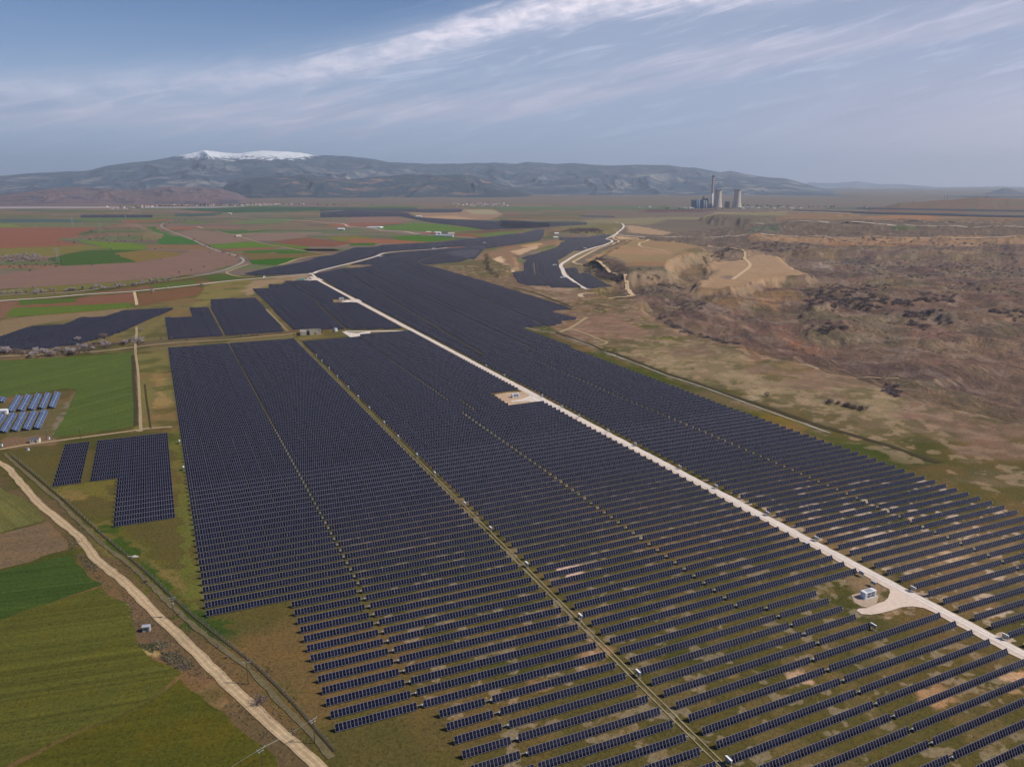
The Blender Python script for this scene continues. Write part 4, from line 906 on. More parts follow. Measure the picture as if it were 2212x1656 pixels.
def simple_house(name, loc, rz, L, Wd, Hh, wall, roofm, lab, cat, grp=None, pitch=.35, over=.3):
    o = empty(name, loc, rz); label(o, lab, cat, grp)
    b = MB(); x, y = L/2, Wd/2; r_ = Wd*pitch/1.0
    b.quad((-x,-y,0),(x,-y,0),(x,-y,Hh),(-x,-y,Hh)); b.quad((x,y,0),(-x,y,0),(-x,y,Hh),(x,y,Hh))
    b.quad((x,-y,0),(x,y,0),(x,y,Hh),(x,0,Hh+r_),(x,-y,Hh)); b.quad((-x,y,0),(-x,-y,0),(-x,-y,Hh),(-x,0,Hh+r_),(-x,y,Hh))
    wl = newobj('wall', b.mesh(), wall, o)
    t = MB(); X = x+over; Y = y+over; e = over*r_/y
    for s_ in (-1, 1):
        t.quad((-X, s_*Y, Hh-e), (X, s_*Y, Hh-e), (X, 0, Hh+r_), (-X, 0, Hh+r_)); t.quad((-X, s_*Y, Hh-e+.12), (X, s_*Y, Hh-e+.12), (X, 0, Hh+r_+.12), (-X, 0, Hh+r_+.12))
        t.quad((-X, s_*Y, Hh-e), (X, s_*Y, Hh-e), (X, s_*Y, Hh-e+.12), (-X, s_*Y, Hh-e+.12))
    newobj('roof', t.mesh(), roofm, o)
    d = MB().box((x*.3, -y-.03, 1.0), (1.0, .06, 2.0)).mesh(); newobj('door', d, MLOUV, wl)
    for xx in (-.6, -.1): newobj('window', MB().box((x*xx, -y-.03, Hh*.55), (.9, .06, .8)).mesh(), MLOUV, wl)
    return o
MRED = M('red_tiles', (.30, .11, .07), .9, .1, 0, .2, 1); MCREAM = M('cream_wall', (.62, .56, .46), .9, .1, 0, .1, 1); MTIN = M('tin_roof', (.38, .40, .44), .6, .3, .2, .1, .5)
MGRN = M('green_sheet', (.16, .30, .24), .6)
simple_house('shed', (*W(651, 605), 0), ROWANG, 13, 5, 2.6, MGRN, MGRN, 'long green shed beside a white transformer container', 'shed', pitch=.15)
b_ = W(725.4, 715.4); o = copy_thing(cn, (b_[0], b_[1], .25), ROWANG+R(90), 1.1, 'white transformer container standing across the head of the pale forecourt')
o = empty('switch_cabin', (*W(571, 600.5), 0), ROWANG); label(o, 'small white switch cabin beside the far white road', 'cabin')
newobj('body', MB().box((0, 0, 1.6), (4, 3, 3.2)).mesh(), MWHT, o); newobj('roof', MB().box((0, 0, 3.3), (4.4, 3.4, .2)).mesh(), MWHT, o); newobj('door', MB().box((.8, -1.53, 1.2), (1, .05, 2)).mesh(), MLOUV, o)
# roofless concrete building
rx, ry = W(671, 722); ru = empty('ruined_building', (rx, ry, 0), ROWANG-R(8)); label(ru, 'roofless pale concrete building shell at the head of the grassy track', 'building')
MOLD = M('weathered_concrete', (.40, .36, .29), .95, .1, 0, .25, .5)
newobj('wall', MB().box((-11, 3, 2.2), (.4, 14, 4.4)).mesh(), MOLD, ru); newobj('wall', MB().box((0, 10.2, 2.2), (22, .4, 4.4)).mesh(), MOLD, ru)
newobj('wall', MB().box((11, 3, 2.2), (.4, 14.0, 4.4)).mesh(), MOLD, ru)
newobj('wall', MB().box((-8, -4.2, 2.2), (6.4, .4, 4.4)).box((1.2, -4.2, 2.2), (4.5, .4, 4.4)).box((8.4, -4.2, 2.2), (4.8, .4, 4.4)).box((4.9, -4.2, 3.7), (2.6, .4, 1.4)).mesh(), MOLD, ru)
newobj('wall', MB().box((-4.6, -1.2, 2.1), (.35, 5.6, 4.2)).box((-1.2, 3, 2.1), (.35, 14, 4.2)).mesh(), MOLD, ru)
newobj('roof_slab', MB().box((-7.8, -1.2, 4.5), (6.8, 6.2, .22)).mesh(), MOLD, ru)

# ------------------------------------------------------------------ private solar plots: fixed tables facing away to the right
MBLUE = panel_mat('sky_tinted_panel', (.028, .045, .11), (.42, .46, .55), .04, .03, rough=.22)  # bluish sky reflection is put into the cell colour
def fixed_table(Lc, Wd=6.4, tl=27):
    o = empty('solar_table', (0, 0, 0), ROWANG)   # local x = RV, y = CV
    a = R(tl); n = max(2, round(Lc/1.05)); hh = Wd*math.sin(a); ww = Wd*math.cos(a); z0 = .5
    V = [(ww/2, 0, z0), (ww/2, Lc, z0), (-ww/2, Lc, z0+hh), (-ww/2, 0, z0+hh)]; V += [(x-.05*math.sin(a), y, z-.06) for x, y, z in V]
    me = bpy.data.meshes.new('pt'); me.from_pydata(V, [], [(0,1,2,3),(7,6,5,4),(0,4,5,1),(1,5,6,2),(2,6,7,3),(3,7,4,0)]); uvl = me.uv_layers.new(name='UVMap')
    q = [(0,0),(n,0),(n,2),(0,2)]
    for i in range(24): uvl.data[i].uv = q[i] if i < 4 else (0.5, .3)
    newobj('panel_field', me, MBLUE, o); s_ = MB(); s_.box((0, Lc/2, z0+hh/2+.03), (.09, Lc, .06), Matrix.Rotation(a, 3, 'Y')); newobj('walkway_strip', s_.mesh(), MWHT, o)
    for yy in (.6, Lc*.35, Lc*.65, Lc-.6):
        f = MB().bar((-ww*.4, yy, 0), (-ww*.4, yy, z0+hh*.88), .12).bar((ww*.35, yy, 0), (ww*.35, yy, z0+hh*.12), .12).bar((ww*.35, yy, .1), (-ww*.4, yy, z0+hh*.8), .08); newobj('support_frame', f.mesh(), MSTEEL, o)
    return o
ft = fixed_table(49, 4.2); first = True; gl = 'blue fixed solar tables beside the green field'
pos = [(u, 601.5, 'near') for u in (-82.5, -89.0, -95.6, -102.2, -108.8, -115.4)]+[(u, 658, 'far') for u in (-79, -85.6, -92.2, -98.9, -105.4)]
cnt = {'near': 0, 'far': 0}
for u, v, g_ in pos:
    cnt[g_] += 1; p = uv2xy(u, v); lb = 'blue solar table, %s from the right in the %s row beside the green field' % (ordn(cnt[g_]), 'nearer' if g_ == 'near' else 'farther')
    if first: ft.location = (*p, 0); label(ft, lb, 'solar table', gl); first = False
    else: copy_thing(ft, (*p, 0), None, None, lb)
sft = fixed_table(14, 4.2); sft.location = (*uv2xy(-116, 692), 0); label(sft, 'short blue solar table at the left end of the farther row', 'solar table', gl)
sft2 = copy_thing(sft, (*uv2xy(-122.5, 680), 0), None, None, 'short blue solar table cut by the left edge of the photo')
pa = W(667, 541.5); pb = W(728, 541.5)
for i in range(9):
    t = i/8; x = pa[0]+(pb[0]-pa[0])*t; y = pa[1]+(pb[1]-pa[1])*t
    c = copy_thing(ft, (x+10, y-10, 0), ROWANG+R(14), (2.2, 1.0, 1.6), '%s dark solar table from the left in the small distant array by the green fields' % ordn(i+1)); c['group'] = 'dark tables of the distant array'
for (px, py, lb, L_, Wd_, H_) in (((A1([(42,705)])[0]) + ('white cabin with pitched roof among the blue solar tables', 5.5, 3.5, 3)), ((A1([(392,1018)])[0]) + ('pale shed with dark solar roof beside the dirt lane', 5.5, 3, 2.6)),
        ((A5([(912,810)])[0]) + ('small grey concrete hut beside the dirt road', 2.6, 1.8, 2.0))):
    simple_house('hut', (*W(px, py), .05), R(12), L_, Wd_, H_, MWHT if 'white' in lb else MCREAM if 'pale' in lb else MCON, MWHT if 'white' in lb else MLOUV if 'pale' in lb else MTIN, lb, 'hut', pitch=.2, over=.15)
for (px, py), lb in ((A1([(540,985)])[0], 'small white meter cabinet under the crooked pole'), (A1([(312,1108)])[0], 'pale cabinet on the near side of the dirt lane'), (A1([(20,1062)])[0], 'grey round tank at the left edge by the lane')):
    o = empty('cabinet', (*W(px, py), 0)); label(o, lb, 'cabinet'); newobj('body', MB().box((0, 0, .9), (1.1, .8, 1.5)).mesh(), MWHT, o); newobj('plinth', MB().box((0, 0, .08), (1.5, 1.2, .16)).mesh(), MCON, o); newobj('lid', MB().box((0, 0, 1.7), (1.25, .95, .08)).mesh(), MGRY, o)

# ------------------------------------------------------------------ poles, pylons, fence
MWOOD = M('pole_wood', (.10, .075, .055), .9, .1, 0, .2, 3); MINS = M('insulator', (.34, .34, .33), .6)
def pole(p, h, lab, rz=0, double=False, trafo=False):
    o = empty('utility_pole', (*p, 0), rz); label(o, lab, 'utility pole', 'wooden utility poles along the dirt road')
    newobj('shaft', MB().lathe([(.16, 0), (.11, h)], 10).mesh(), MWOOD, o)
    for k, z in enumerate([h-.3]+([h-1.1] if double else [])):
        ca_ = newobj('crossarm', MB().box((0, 0, z), (2.6 if k == 0 else 1.8, .12, .14)).mesh(), MINS, o); top = ca_ if k == 0 else top
    for x_ in (-1.2, 0, 1.2): newobj('insulator', MB().lathe([(.05, h-.2), (.1, h), (.06, h+.18)], 8, (x_, 0, 0)).mesh(), MINS, top)
    if trafo: newobj('transformer', MB().box((0, .35, h-3), (.9, .6, .8)).mesh(), MINS, o)
    return o
q1, q2, q3 = W(*A5([(1080,735)])[0]), W(*A5([(1543,1142)])[0]), W(*A5([(1955,1510)])[0]); q4 = (q3[0]-11.5, q3[1]-12.5)
pole(q1, 9, 'utility pole with double crossarm and grey box, left of the park corner', R(20), True, True)
pole(q2, 8.5, 'utility pole with single crossarm between the dirt road and the fence', R(10))
pole(q3, 8.5, 'utility pole with wires on the park side of the dirt road', R(50), True); pole(q4, 8.5, 'utility pole at the bottom edge of the photo beside the dirt road', R(50), True)
pole(W(*A1([(893,990)])[0]), 8, 'bare utility pole between the lane and the green field'); pole(W(*A1([(520,978)])[0]), 6, 'crooked low pole by the small white cabinet')
pole(W(292, 665), 9, 'utility pole at the end of the short farm track'); 
def cable(a, b, sag=.6, n=10, t=.03):
    m = MB(); P = [Vector(a).lerp(Vector(b), i/n)-Vector((0, 0, sag*4*(i/n)*(1-i/n))) for i in range(n+1)]
    for i in range(n): m.bar(P[i], P[i+1], t)
    return m
for k, off in enumerate((-1.1, 0, 1.1)):
    ox, oy = off*math.cos(R(50)), off*math.sin(R(50)); d = Vector((q4[0]-q3[0], q4[1]-q3[1], 0))
    m = cable((q3[0]+ox, q3[1]+oy, 8.3), (q4[0]+ox, q4[1]+oy, 8.3), .3); m2 = cable((q4[0]+ox, q4[1]+oy, 8.3), (q4[0]+ox+d.x*2.6, q4[1]+oy+d.y*2.6, 8.2), .8); b0 = len(m.v)
    m.v += m2.v; m.f += [tuple(i+b0 for i in f) for f in m2.f]
    label(newobj('power_cable', m.mesh(), MINS), ('left', 'middle', 'right')[k]+' wire strung between the two utility poles over the dirt road', 'cable', 'wires over the dirt road')
def pylon_parts(o, h):
    w0, w1 = h*.11, h*.022; m = MB(); lv = [0, .22, .42, .58, .72, .84, .93]
    def cr(f): ww = w0+(w1-w0)*min(1, f/.62) if f < .62 else w1; return [(-ww, -ww, f*h), (ww, -ww, f*h), (ww, ww, f*h), (-ww, ww, f*h)]
    t = h*.0075
    for i in range(len(lv)-1):
        a, b = cr(lv[i]), cr(lv[i+1])
        for j in range(4): m.bar(a[j], b[j], t*1.3); m.bar(a[j], b[(j+1) % 4], t*.8); m.bar(a[(j+1) % 4], b[j], t*.8)
    for j in range(4): m.bar(cr(.93)[j], (0, 0, h), t)
    newobj('lattice_mast', m.mesh(), MPY, o)
    for z, l in ((.66, .17), (.78, .2), (.90, .15)):
        c = MB(); c.bar((-l*h, 0, z*h), (l*h, 0, z*h), t*1.2)
        for s_ in (-1, 1): c.bar((s_*l*h, 0, z*h), (s_*w1, 0, (z+.05)*h), t); c.bar((s_*l*h, 0, z*h), (s_*l*h, 0, (z-.04)*h), t)
        newobj('crossarm', c.mesh(), MPY, o)
MPY = M('pylon_steel', (.34, .34, .36), .6, .3, .3)
py = empty('pylon', (0, 0, 0), R(30)); pylon_parts(py, 34)
pls = [((125,568), 1.0, 'tall lattice pylon at the corner of the dark green field'), ((157,490), 1.35, 'lattice pylon behind the red ploughed field'), ((218,506.5), .95, 'lattice pylon at the foot of the shrubby hillock'),
       ((178,489), .6, 'small lattice pylon behind the red field'), ((272,478), .9, 'lattice pylon beyond the shrubby hillock'), ((1280,446), 1.5, 'lattice pylon left of the power plant on the far plain'), ((1440,448), 1.2, 'lattice pylon nearest the power plant'),
       ((1465,448), 1.2, 'lattice pylon second nearest the power plant')]
for i, ((x, y), s_, lb) in enumerate(pls):
    p = W(x, y)
    if i == 0: py.location = (*p, 0); label(py, lb, 'pylon', 'lattice pylons on the plain')
    else: copy_thing(py, (*p, hz(*p)), None, s_, lb)
# fence on the park boundary
fp = WP(A1([(120,1150),(400,1385),(700,1640)])+A5([(420,20),(660,240),(920,460),(1150,680),(1420,900),(1620,1060),(1810,1250),(1960,1420),(2080,1560)]))
fe = empty('wire_fence', (*fp[-1], 0)); label(fe, 'thin wire fence along the ditch on the left boundary of the park', 'fence')
pm = MB().box((0, 0, 1), (.05, .05, 2)).mesh(); pm.materials.append(MSTEEL); tot = 0; acc = 0; npst = 0; wires = MB()
for i in range(len(fp)-1):
    a, b = fp[i], fp[i+1]; L = math.hypot(b[0]-a[0], b[1]-a[1]); n = max(1, int(L/4.5))
    for z in (.3, .8, 1.3, 1.9): wires.bar((a[0]-fp[-1][0], a[1]-fp[-1][1], z), (b[0]-fp[-1][0], b[1]-fp[-1][1], z), .012)
    for k in range(n):
        if npst < 98: c = newobj('post', pm, None, fe); c.location = (a[0]+(b[0]-a[0])*k/n-fp[-1][0], a[1]+(b[1]-a[1])*k/n-fp[-1][1], 0); npst += 1
newobj('wire', wires.mesh(), MSTEEL, fe)
rb = MB()
for k in range(7): a = random.uniform(0, 6.28); rb.bar((random.uniform(-1, 1), random.uniform(-1, 1), .15), (math.cos(a)*1.8, math.sin(a)*1.2, .5), .25)
rb.box((-2.4, .3, .15), (3.2, .25, .2)); dp = newobj('debris_pile', rb.mesh(), M('pale_scrap', (.6, .54, .45)))
dp.location = (*W(294, 1203), 0); label(dp, 'small pile of pale scrap on the grass left of the park', 'debris pile')

# ------------------------------------------------------------------ power plant
def at(x, y, z=0): return W(x, y, z)
pc = at(1537, 449.5); chm = empty('chimney', (*pc, 0)); label(chm, 'tall chimney banded red and white with a dark top', 'chimney')
MCH_W = M('chimney_white', (.62, .58, .56)); MCH_R = M('chimney_red', (.40, .12, .12)); MDARK = M('soot', (.04, .045, .06)); MTOW = M('tower_concrete', (.52, .45, .38), .9, .1, 0, .12, .03)
hC = 262; newobj('shaft', MB().lathe([(13, 0), (8.5, hC*.45)], 32).mesh(smooth=True), MCH_W, chm)
for i in range(15):
    z0 = hC*(.45+.50*i/15); z1 = hC*(.45+.50*(i+1)/15); newobj('band', MB().lathe([(8.8, z0), (8.8-.1, z1)], 32, cap=False).mesh(smooth=True), MCH_R if i % 2 else MCH_W, chm)
newobj('cap', MB().lathe([(9.4, hC*.95), (9.4, hC), (7.5, hC)], 32).mesh(smooth=True), MDARK, chm)
def tower(x, lb):
    p = at(x, 450); o = empty('cooling_tower', (*p, 0)); label(o, lb, 'cooling tower', 'cooling towers of the power plant')
    prof = [(39-12.5*math.sin(min(1, t/.78)*math.pi/2)+ (2.5*((t-.78)/.22)**2 if t > .78 else 0), 8+138*t) for t in [i/20 for i in range(21)]]
    newobj('shell', MB().lathe(prof, 64, cap=False).mesh(smooth=True), MTOW, o); newobj('rim', MB().lathe([(29.3, 143.5), (30, 146), (29.4, 148), (28, 148), (27.8, 140)], 64, cap=False).mesh(), MDARK, o)
    c = MB()
    for i in range(36): a = 2*math.pi*i/36; c.bar((41*math.cos(a), 41*math.sin(a), 0), (39*math.cos(a+.08), 39*math.sin(a+.08), 8.3), 1.2)
    newobj('leg_ring', c.mesh(), MTOW, o)
tower(1549.5, 'left of the two cooling towers, next to the banded chimney'); tower(1591, 'right of the two cooling towers, standing apart')
MBLD = M('boiler_cladding', (.26, .27, .30), .8, .2, 0, .15, .02); MBL2 = M('blue_cladding', (.16, .26, .36), .7, .2, 0, .1, .02); MYEL = M('yellow_cladding', (.62, .55, .26))
def blk(name, x, dy, w_, d, h, mat, lab, extra=None):
    p = at(x, 449.5); o = empty(name, (p[0], p[1]+dy, 0)); label(o, lab, 'building'); b = MB().box((0, 0, h/2), (w_, d, h)); newobj('hall', b.mesh(), mat, o)
    for i in range(3): newobj('vent_band', MB().box((0, -d/2-.5, h*(.25+.25*i)), (w_*.9, 1, h*.05)).mesh(), MLOUV, o)
    newobj('roof', MB().box((0, 0, h+1), (w_+2, d+2, 2)).mesh(), MBLD, o); return o
blk('boiler_house', 1512, 40, 120, 60, 66, MBLD, 'dark boiler house of the power plant behind the silos'); o = blk('boiler_house', 1524, 20, 44, 40, 78, MBLD, 'tallest grey block of the power plant beside the chimney')
newobj('penthouse', MB().box((-18, 0, 88), (16, 18, 18)).mesh(), MYEL, o)
blk('turbine_hall', 1528, -30, 60, 30, 36, M('pale_cladding', (.6, .58, .56)), 'low pale hall in front of the boiler house'); blk('annex', 1571, 10, 34, 30, 52, MBLD, 'grey block between the two cooling towers')
for i, (x, h) in enumerate(((1503, 60), (1507, 66), (1518, 58), (1522, 58))):
    p = at(x, 450); o = empty('silo', (p[0], p[1]-35, 0)); label(o, ('leftmost blue silo at the foot of the boiler house', 'second blue silo from the left at the boiler house', 'third silo from the left, grey, at the boiler house', 'fourth silo from the left, grey, at the boiler house')[i], 'silo', 'silos of the power plant')
    newobj('drum', MB().lathe([(8, 0), (8, h)], 24).mesh(smooth=True), MBL2 if i < 2 else MBLD, o); newobj('cone_roof', MB().lathe([(8.4, h), (1, h+5)], 24).mesh(), MTIN, o)
cv = MB(); a = at(1608, 450); b = at(1700, 450); cv.bar((a[0]-70, a[1], 20), (a[0]-10, a[1], 14), 5); newobj_ = newobj('conveyor', cv.mesh(), MTIN); label(newobj_, 'inclined pale conveyor between the cooling towers', 'conveyor')
# low sheds round the plant
shp = simple_house('works_shed', (*at(1480, 451), 0), R(5), 40, 16, 9, MCREAM, MTIN, 'low works shed near the power plant', 'shed', 'low works sheds around the power plant', pitch=.2)
for i, (x, y) in enumerate([(1615,450.5),(1625,451),(1638,450.6),(1655,451),(1672,451.5),(1690,450.5),(1468,450),(1492,451.5),(1460,451.5),(1603,451.5),(1710,451.5),(1730,451)]):
    copy_thing(shp, (*at(x, y), 2), R(random.uniform(-20, 20)), random.uniform(.5, 1.1))
# village houses on the far plain
hv = simple_house('house', (*W(1030, 443), 0), 0, 14, 9, 6, M('house_white', (.75, .72, .68), .9), MRED, 'tiny pale village house with red roof under the mountains', 'house', 'houses of the far villages')
ct_ = 0
for cx0, cy0, sx, sy, n in ((1045,441,60,3.5,60), (590,441,60,1.6,40), (480,443,120,1.5,30), (330,446,30,2,12), (270,450,30,3,10), (1880,449,60,2,8), (1400,449,30,2,10)):
    for i in range(n):
        x, y = cx0+random.gauss(0, sx*.5), cy0+random.gauss(0, sy*.6); y = max(y, 433); p = W(x, y); z_ = hz(*p)
        x_, y_ = W(x, y, z_); copy_thing(hv, (x_, y_, hz(x_, y_)), random.uniform(0, 3.1), random.uniform(.7, 1.5))
# farm and lone buildings
MWALL = M('farm_wall', (.55, .50, .45), .9)
for i, (x, y, L, Wd, hh, rf, lb) in enumerate([(918,508,34,12,4,MRED,'long red roofed barn at the left of the farm'),(932,506.5,40,12,4,MRED,'long red roofed barn in the middle of the farm'),(946,505.5,22,12,5,MWHT,'white roofed barn behind the red barns of the farm'),
        (953,511,40,14,4,MTIN,'blue grey roofed shed in front of the farm'),(968,511.5,36,14,4,MTIN,'grey roofed shed at the right front of the farm'),(975,507,22,10,4,MCREAM,'cream house behind the grey shed of the farm'),(962,505,20,10,5,MLOUV,'dark roofed barn at the back of the farm'),(926,504,16,9,5,MCREAM,'small cream house at the back left of the farm'),
        (516,512.5,16,9,5,MCREAM,'white house beside the winding field track'),(510,512,9,8,4,MRED,'small red roofed outhouse beside the white house'),(737,496.5,26,12,4,MWHT,'white barn beside the pale far road'),(300,449.6,50,20,8,MRED,'long red roofed hall by the far dark panels'),(1202,512.5,14,9,4,MWHT,'white building above the eroded bank'),(1200,515,16,9,4,MCREAM,'cream building above the eroded bank'),
        (497,462.5,22,12,5,MWHT,'white house on the far mauve field'),(905,470,30,14,7,MWHT,'white works building at the foot of the small quarry')]):
    p = W(x, y); simple_house('farm_building', (*p, hz(*p)), R(random.uniform(-15, 15)), L, Wd, hh, MWALL, rf, lb, 'building', pitch=.25)
for i in range(10):
    p = W(796+i*2.9, 492+i*.0-.1); o = empty('polytunnel', (*p, 0), R(80)); label(o, 'white polytunnel in the row beside the far green field', 'polytunnel', 'white polytunnels in a row')
    if i == 0: tn = [(6*math.cos(a), 6*math.sin(a)*.75) for a in [math.pi*j/10 for j in range(11)]]; m = MB(); [m.quad((-20, tn[j][0], tn[j][1]), (20, tn[j][0], tn[j][1]), (20, tn[j+1][0], tn[j+1][1]), (-20, tn[j+1][0], tn[j+1][1])) for j in range(10)]; m.quad(*[(20, a, b) for a, b in tn]); m.quad(*[(-20, a, b) for a, b in tn][::-1]); tme = m.mesh(); tme.materials.append(MWHT)
    newobj('cover', tme, None, o)
for i, (x, y) in enumerate([(1276-a, 504.2) for a in (0, 8, 14, 22, 30, 38)]):
    p = W(x, y); o = empty('parked_truck', (*p, 3), R(random.uniform(-30, 30))); label(o, 'pale truck parked in the line at the top of the valley field', 'truck', 'pale trucks parked in a line')
    newobj('cargo_box', MB().box((0, 0, 2.4), (7, 2.5, 2.6)).mesh(), MWHT, o); newobj('cab', MB().box((4.6, 0, 1.8), (1.8, 2.4, 2.2)).mesh(), MBL2, o)
    for xx in (-2.5, 4.5): newobj('wheel', MB().box((xx, 0, .5), (1, 2.5, 1)).mesh(), MDARK, o)

# ------------------------------------------------------------------ trees and shrubs
def leafmat(name, c, var=.35):
    m = M(name, c, .9, .1); t = m.node_tree; b = t.nodes['Principled BSDF']; g = N(t, 'ShaderNodeNewGeometry'); oi = N(t, 'ShaderNodeObjectInfo')
    f = mth(t, 'ADD', mth(t, 'MULTIPLY', g.outputs['Random Per Island'], .7), mth(t, 'MULTIPLY', oi.outputs['Random'], .3))
    t.links.new(mixc(t, f, tuple(v*(1-var) for v in c), tuple(v*(1+var) for v in c)), b.inputs['Base Color']); return m
MBLOS = leafmat('blossom', (.40, .34, .33)); MTWIG = leafmat('bare_twigs', (.17, .125, .105)); MMAUV = leafmat('mauve_twigs', (.185, .145, .138)); MRUST = leafmat('rusty_twigs', (.20, .11, .07)); MDGR = leafmat('dark_evergreen', (.035, .05, .03)); MBARK = M('bark', (.10, .08, .065), .95)
def crown(n, R_, Hh, z0, sz, seed, lobes=6, squash=.8):
    r = random.Random(seed); V = []; F = []
    C = [(r.uniform(-.55, .55)*R_, r.uniform(-.55, .55)*R_, z0+Hh*r.uniform(.3, .75), R_*r.uniform(.35, .6)) for _ in range(lobes)]
    for i in range(n):
        cx0, cy0, cz, cr = C[i % lobes]
        d = Vector((r.gauss(0, 1), r.gauss(0, 1), r.gauss(0, 1))).normalized()*cr*(r.random()**.45)
        p = Vector((cx0+d.x, cy0+d.y, max(.05, cz+d.z*squash))); a = Vector((r.gauss(0, 1), r.gauss(0, 1), r.gauss(0, 1))).normalized(); b = a.cross(Vector((r.gauss(0, 1), r.gauss(0, 1), r.gauss(0, 1)))).normalized()
        s_ = sz*r.uniform(.6, 1.4); k = len(V); V += [tuple(p-a*s_), tuple(p+b*s_*.6), tuple(p+a*s_), tuple(p-b*s_*.5)]; F.append((k, k+1, k+2, k+3))
    me = bpy.data.meshes.new('crown'); me.from_pydata(V, [], F); return me
def trunk(h, seed):
    r = random.Random(seed); m = MB(); m.bar((0, 0, 0), (0, 0, h*.45), h*.05, h*.035)
    for i in range(7): a = r.uniform(0, 6.28); z = h*r.uniform(.25, .45); m.bar((0, 0, z), (math.cos(a)*h*.28, math.sin(a)*h*.28, h*r.uniform(.6, .9)), h*.022, h*.008)
    return m.mesh()
def tree_proto(name, h, R_, mat, seed, lab, cat, grp, n=420, sz=.22):
    o = empty(name, (0, -3000, -50)); label(o, lab, cat, grp); newobj('trunk', trunk(h, seed), MBARK, o); newobj('crown', crown(n, R_, h*.75, h*.22, sz, seed), mat, o); return o
def bush_proto(name, R_, Hh, mat, seed, lab, cat, grp, n=260, sz=.2):
    o = newobj(name, crown(n, R_, Hh, 0, sz, seed, 7, .7), mat); label(o, lab, cat, grp); return o
bl = [tree_proto('blossoming_tree', 5.5, 2.8, MBLOS, 10+i, 'small tree in pale blossom in the hedgerows left of the park', 'tree', 'pale blossoming trees in the hedgerows', 460, .28) for i in range(3)]
bt = [tree_proto('bare_tree', 8, 3.2, MTWIG, 20+i, 'leafless brown tree in the hedgerows left of the park', 'tree', 'leafless trees in the hedgerows', 420, .24) for i in range(2)]
bs = [bush_proto('shrub', 2.4, 2.6, MTWIG, 30+i, 'leafless brown shrub in the hedgerows left of the park', 'shrub', 'leafless shrubs in the hedgerows', 320, .22) for i in range(3)]
mv = [bush_proto('mine_shrub', 3.0, 2.6, MMAUV, 40+i, 'dark leafless shrub on the old mine ground', 'shrub', 'dark shrubs on the mine ground', 300, .28) for i in range(3)]
ev = [tree_proto('evergreen_tree', 9, 3, MDGR, 50, 'dark tree in the belt before the far village', 'tree', 'dark trees before the far villages', 200, .5)]
used = set()
def place(lst, x, y, s_, sink=0.0):
    p = W(x, y); z = hz(*p)
    if abs(z) > 1: p = W(x, y, z); z = hz(*p)
    o = random.choice(lst)
    sc = (s_*random.uniform(.8, 1.25), s_*random.uniform(.8, 1.25), s_*random.uniform(.75, 1.2))
    if o.name not in used: used.add(o.name); o.location = (*p, z-sink); o.scale = sc; o.rotation_euler = (0, 0, random.uniform(0, 6)); return
    copy_thing(o, (*p, z-sink), random.uniform(0, 6.28), sc)
def along(lst, pts, n, spread, s0, s1):
    seg_ = [math.hypot(pts[i+1][0]-pts[i][0], pts[i+1][1]-pts[i][1]) for i in range(len(pts)-1)]; T = sum(seg_)
    for i in range(n):
        t = random.random()*T; k = 0
        while k < len(seg_)-1 and t > seg_[k]: t -= seg_[k]; k += 1
        f = t/seg_[k]; x = pts[k][0]+(pts[k+1][0]-pts[k][0])*f; y = pts[k][1]+(pts[k+1][1]-pts[k][1])*f
        place(lst, x+random.gauss(0, spread), y+random.gauss(0, spread*.4), random.uniform(s0, s1))
rail = A4([(0,655),(300,650),(520,640),(620,620),(800,615),(950,600),(1100,580),(1200,570),(1350,545),(1430,520)])
along(bl, rail, 80, 3, .6, 1.4); along(bs, rail, 26, 4, .7, 1.5)
for x, y, s_ in [(1220,650,1.7),(1620,598,1.1),(270,615,1.2),(1350,610,.8),(1240,555,.9),(20,660,1.1),(570,662,.6),(1180,575,1.2),(800,600,1.1)]: place(bl, *A4([(x, y)])[0], s_)
along(bs, A4([(1550,215),(1700,290),(1850,340),(1950,375)]), 22, 3, .8, 1.5); along(bs, A4([(1300,120),(1400,60),(1600,60)]), 14, 3, 1, 2)
along(bl, A4([(30,400),(250,380),(420,390)]), 40, 9, .8, 1.6); along(bs, A4([(30,440),(250,430),(450,400),(60,380)]), 40, 10, .8, 1.6); along(bl, A4([(0,360),(120,370),(220,350),(330,370)]), 20, 3, 1, 1.7)
hed = A4([(-60,1140),(80,1120),(260,1150),(420,1150),(560,1130),(700,1090),(880,1080),(1000,1050),(1150,1040)])
along(bs, hed, 60, 6, .9, 1.7); along(bt, A4([(420,1150),(560,1140),(740,1120)]), 14, 4, .5, .8); along(bl, hed, 44, 6, .8, 1.3)
for x, y, s_ in [(255,1170,1.5),(345,1135,1.2),(290,1120,1.1),(625,1040,1.1),(1130,955,1.0),(1010,1070,1.1),(1130,1050,1.2),(30,1130,1.2)]: place(bl, *A4([(x, y)])[0], s_)
place(bt, *A4([(840,1050)])[0], 1.9); place(bt, *A4([(1505,1045)])[0], .7); place(bt, *A4([(1380,1040)])[0], .7); place(bt, *A4([(1295,1030)])[0], .7); place(bt, *A4([(598,255)])[0], 1.2)
for i in range(40): place(bs, *A4([(random.uniform(650, 1260), random.uniform(120, 250))])[0], random.uniform(.9, 1.8))
for x, y in [(400,205),(470,745-500),(890,295),(960,350),(1250,297),(1300,290),(740,428),(1285,378),(1690,325),(1640,440),(1440,485),(1820,405),(1540,470),(680,205),(640,205),(950,190)]: place(bs, *A4([(x, y)])[0], random.uniform(.9, 1.5))
along(bs, A5([(830,430),(960,560),(1080,680),(1250,840),(1450,1020)]), 14, 6, .2, .4); place(bs, *A5([(1610,1265)])[0], 1.0); along(bs, A5([(1020,970),(1130,1040),(1200,1020)]), 10, 6, .25, .4)
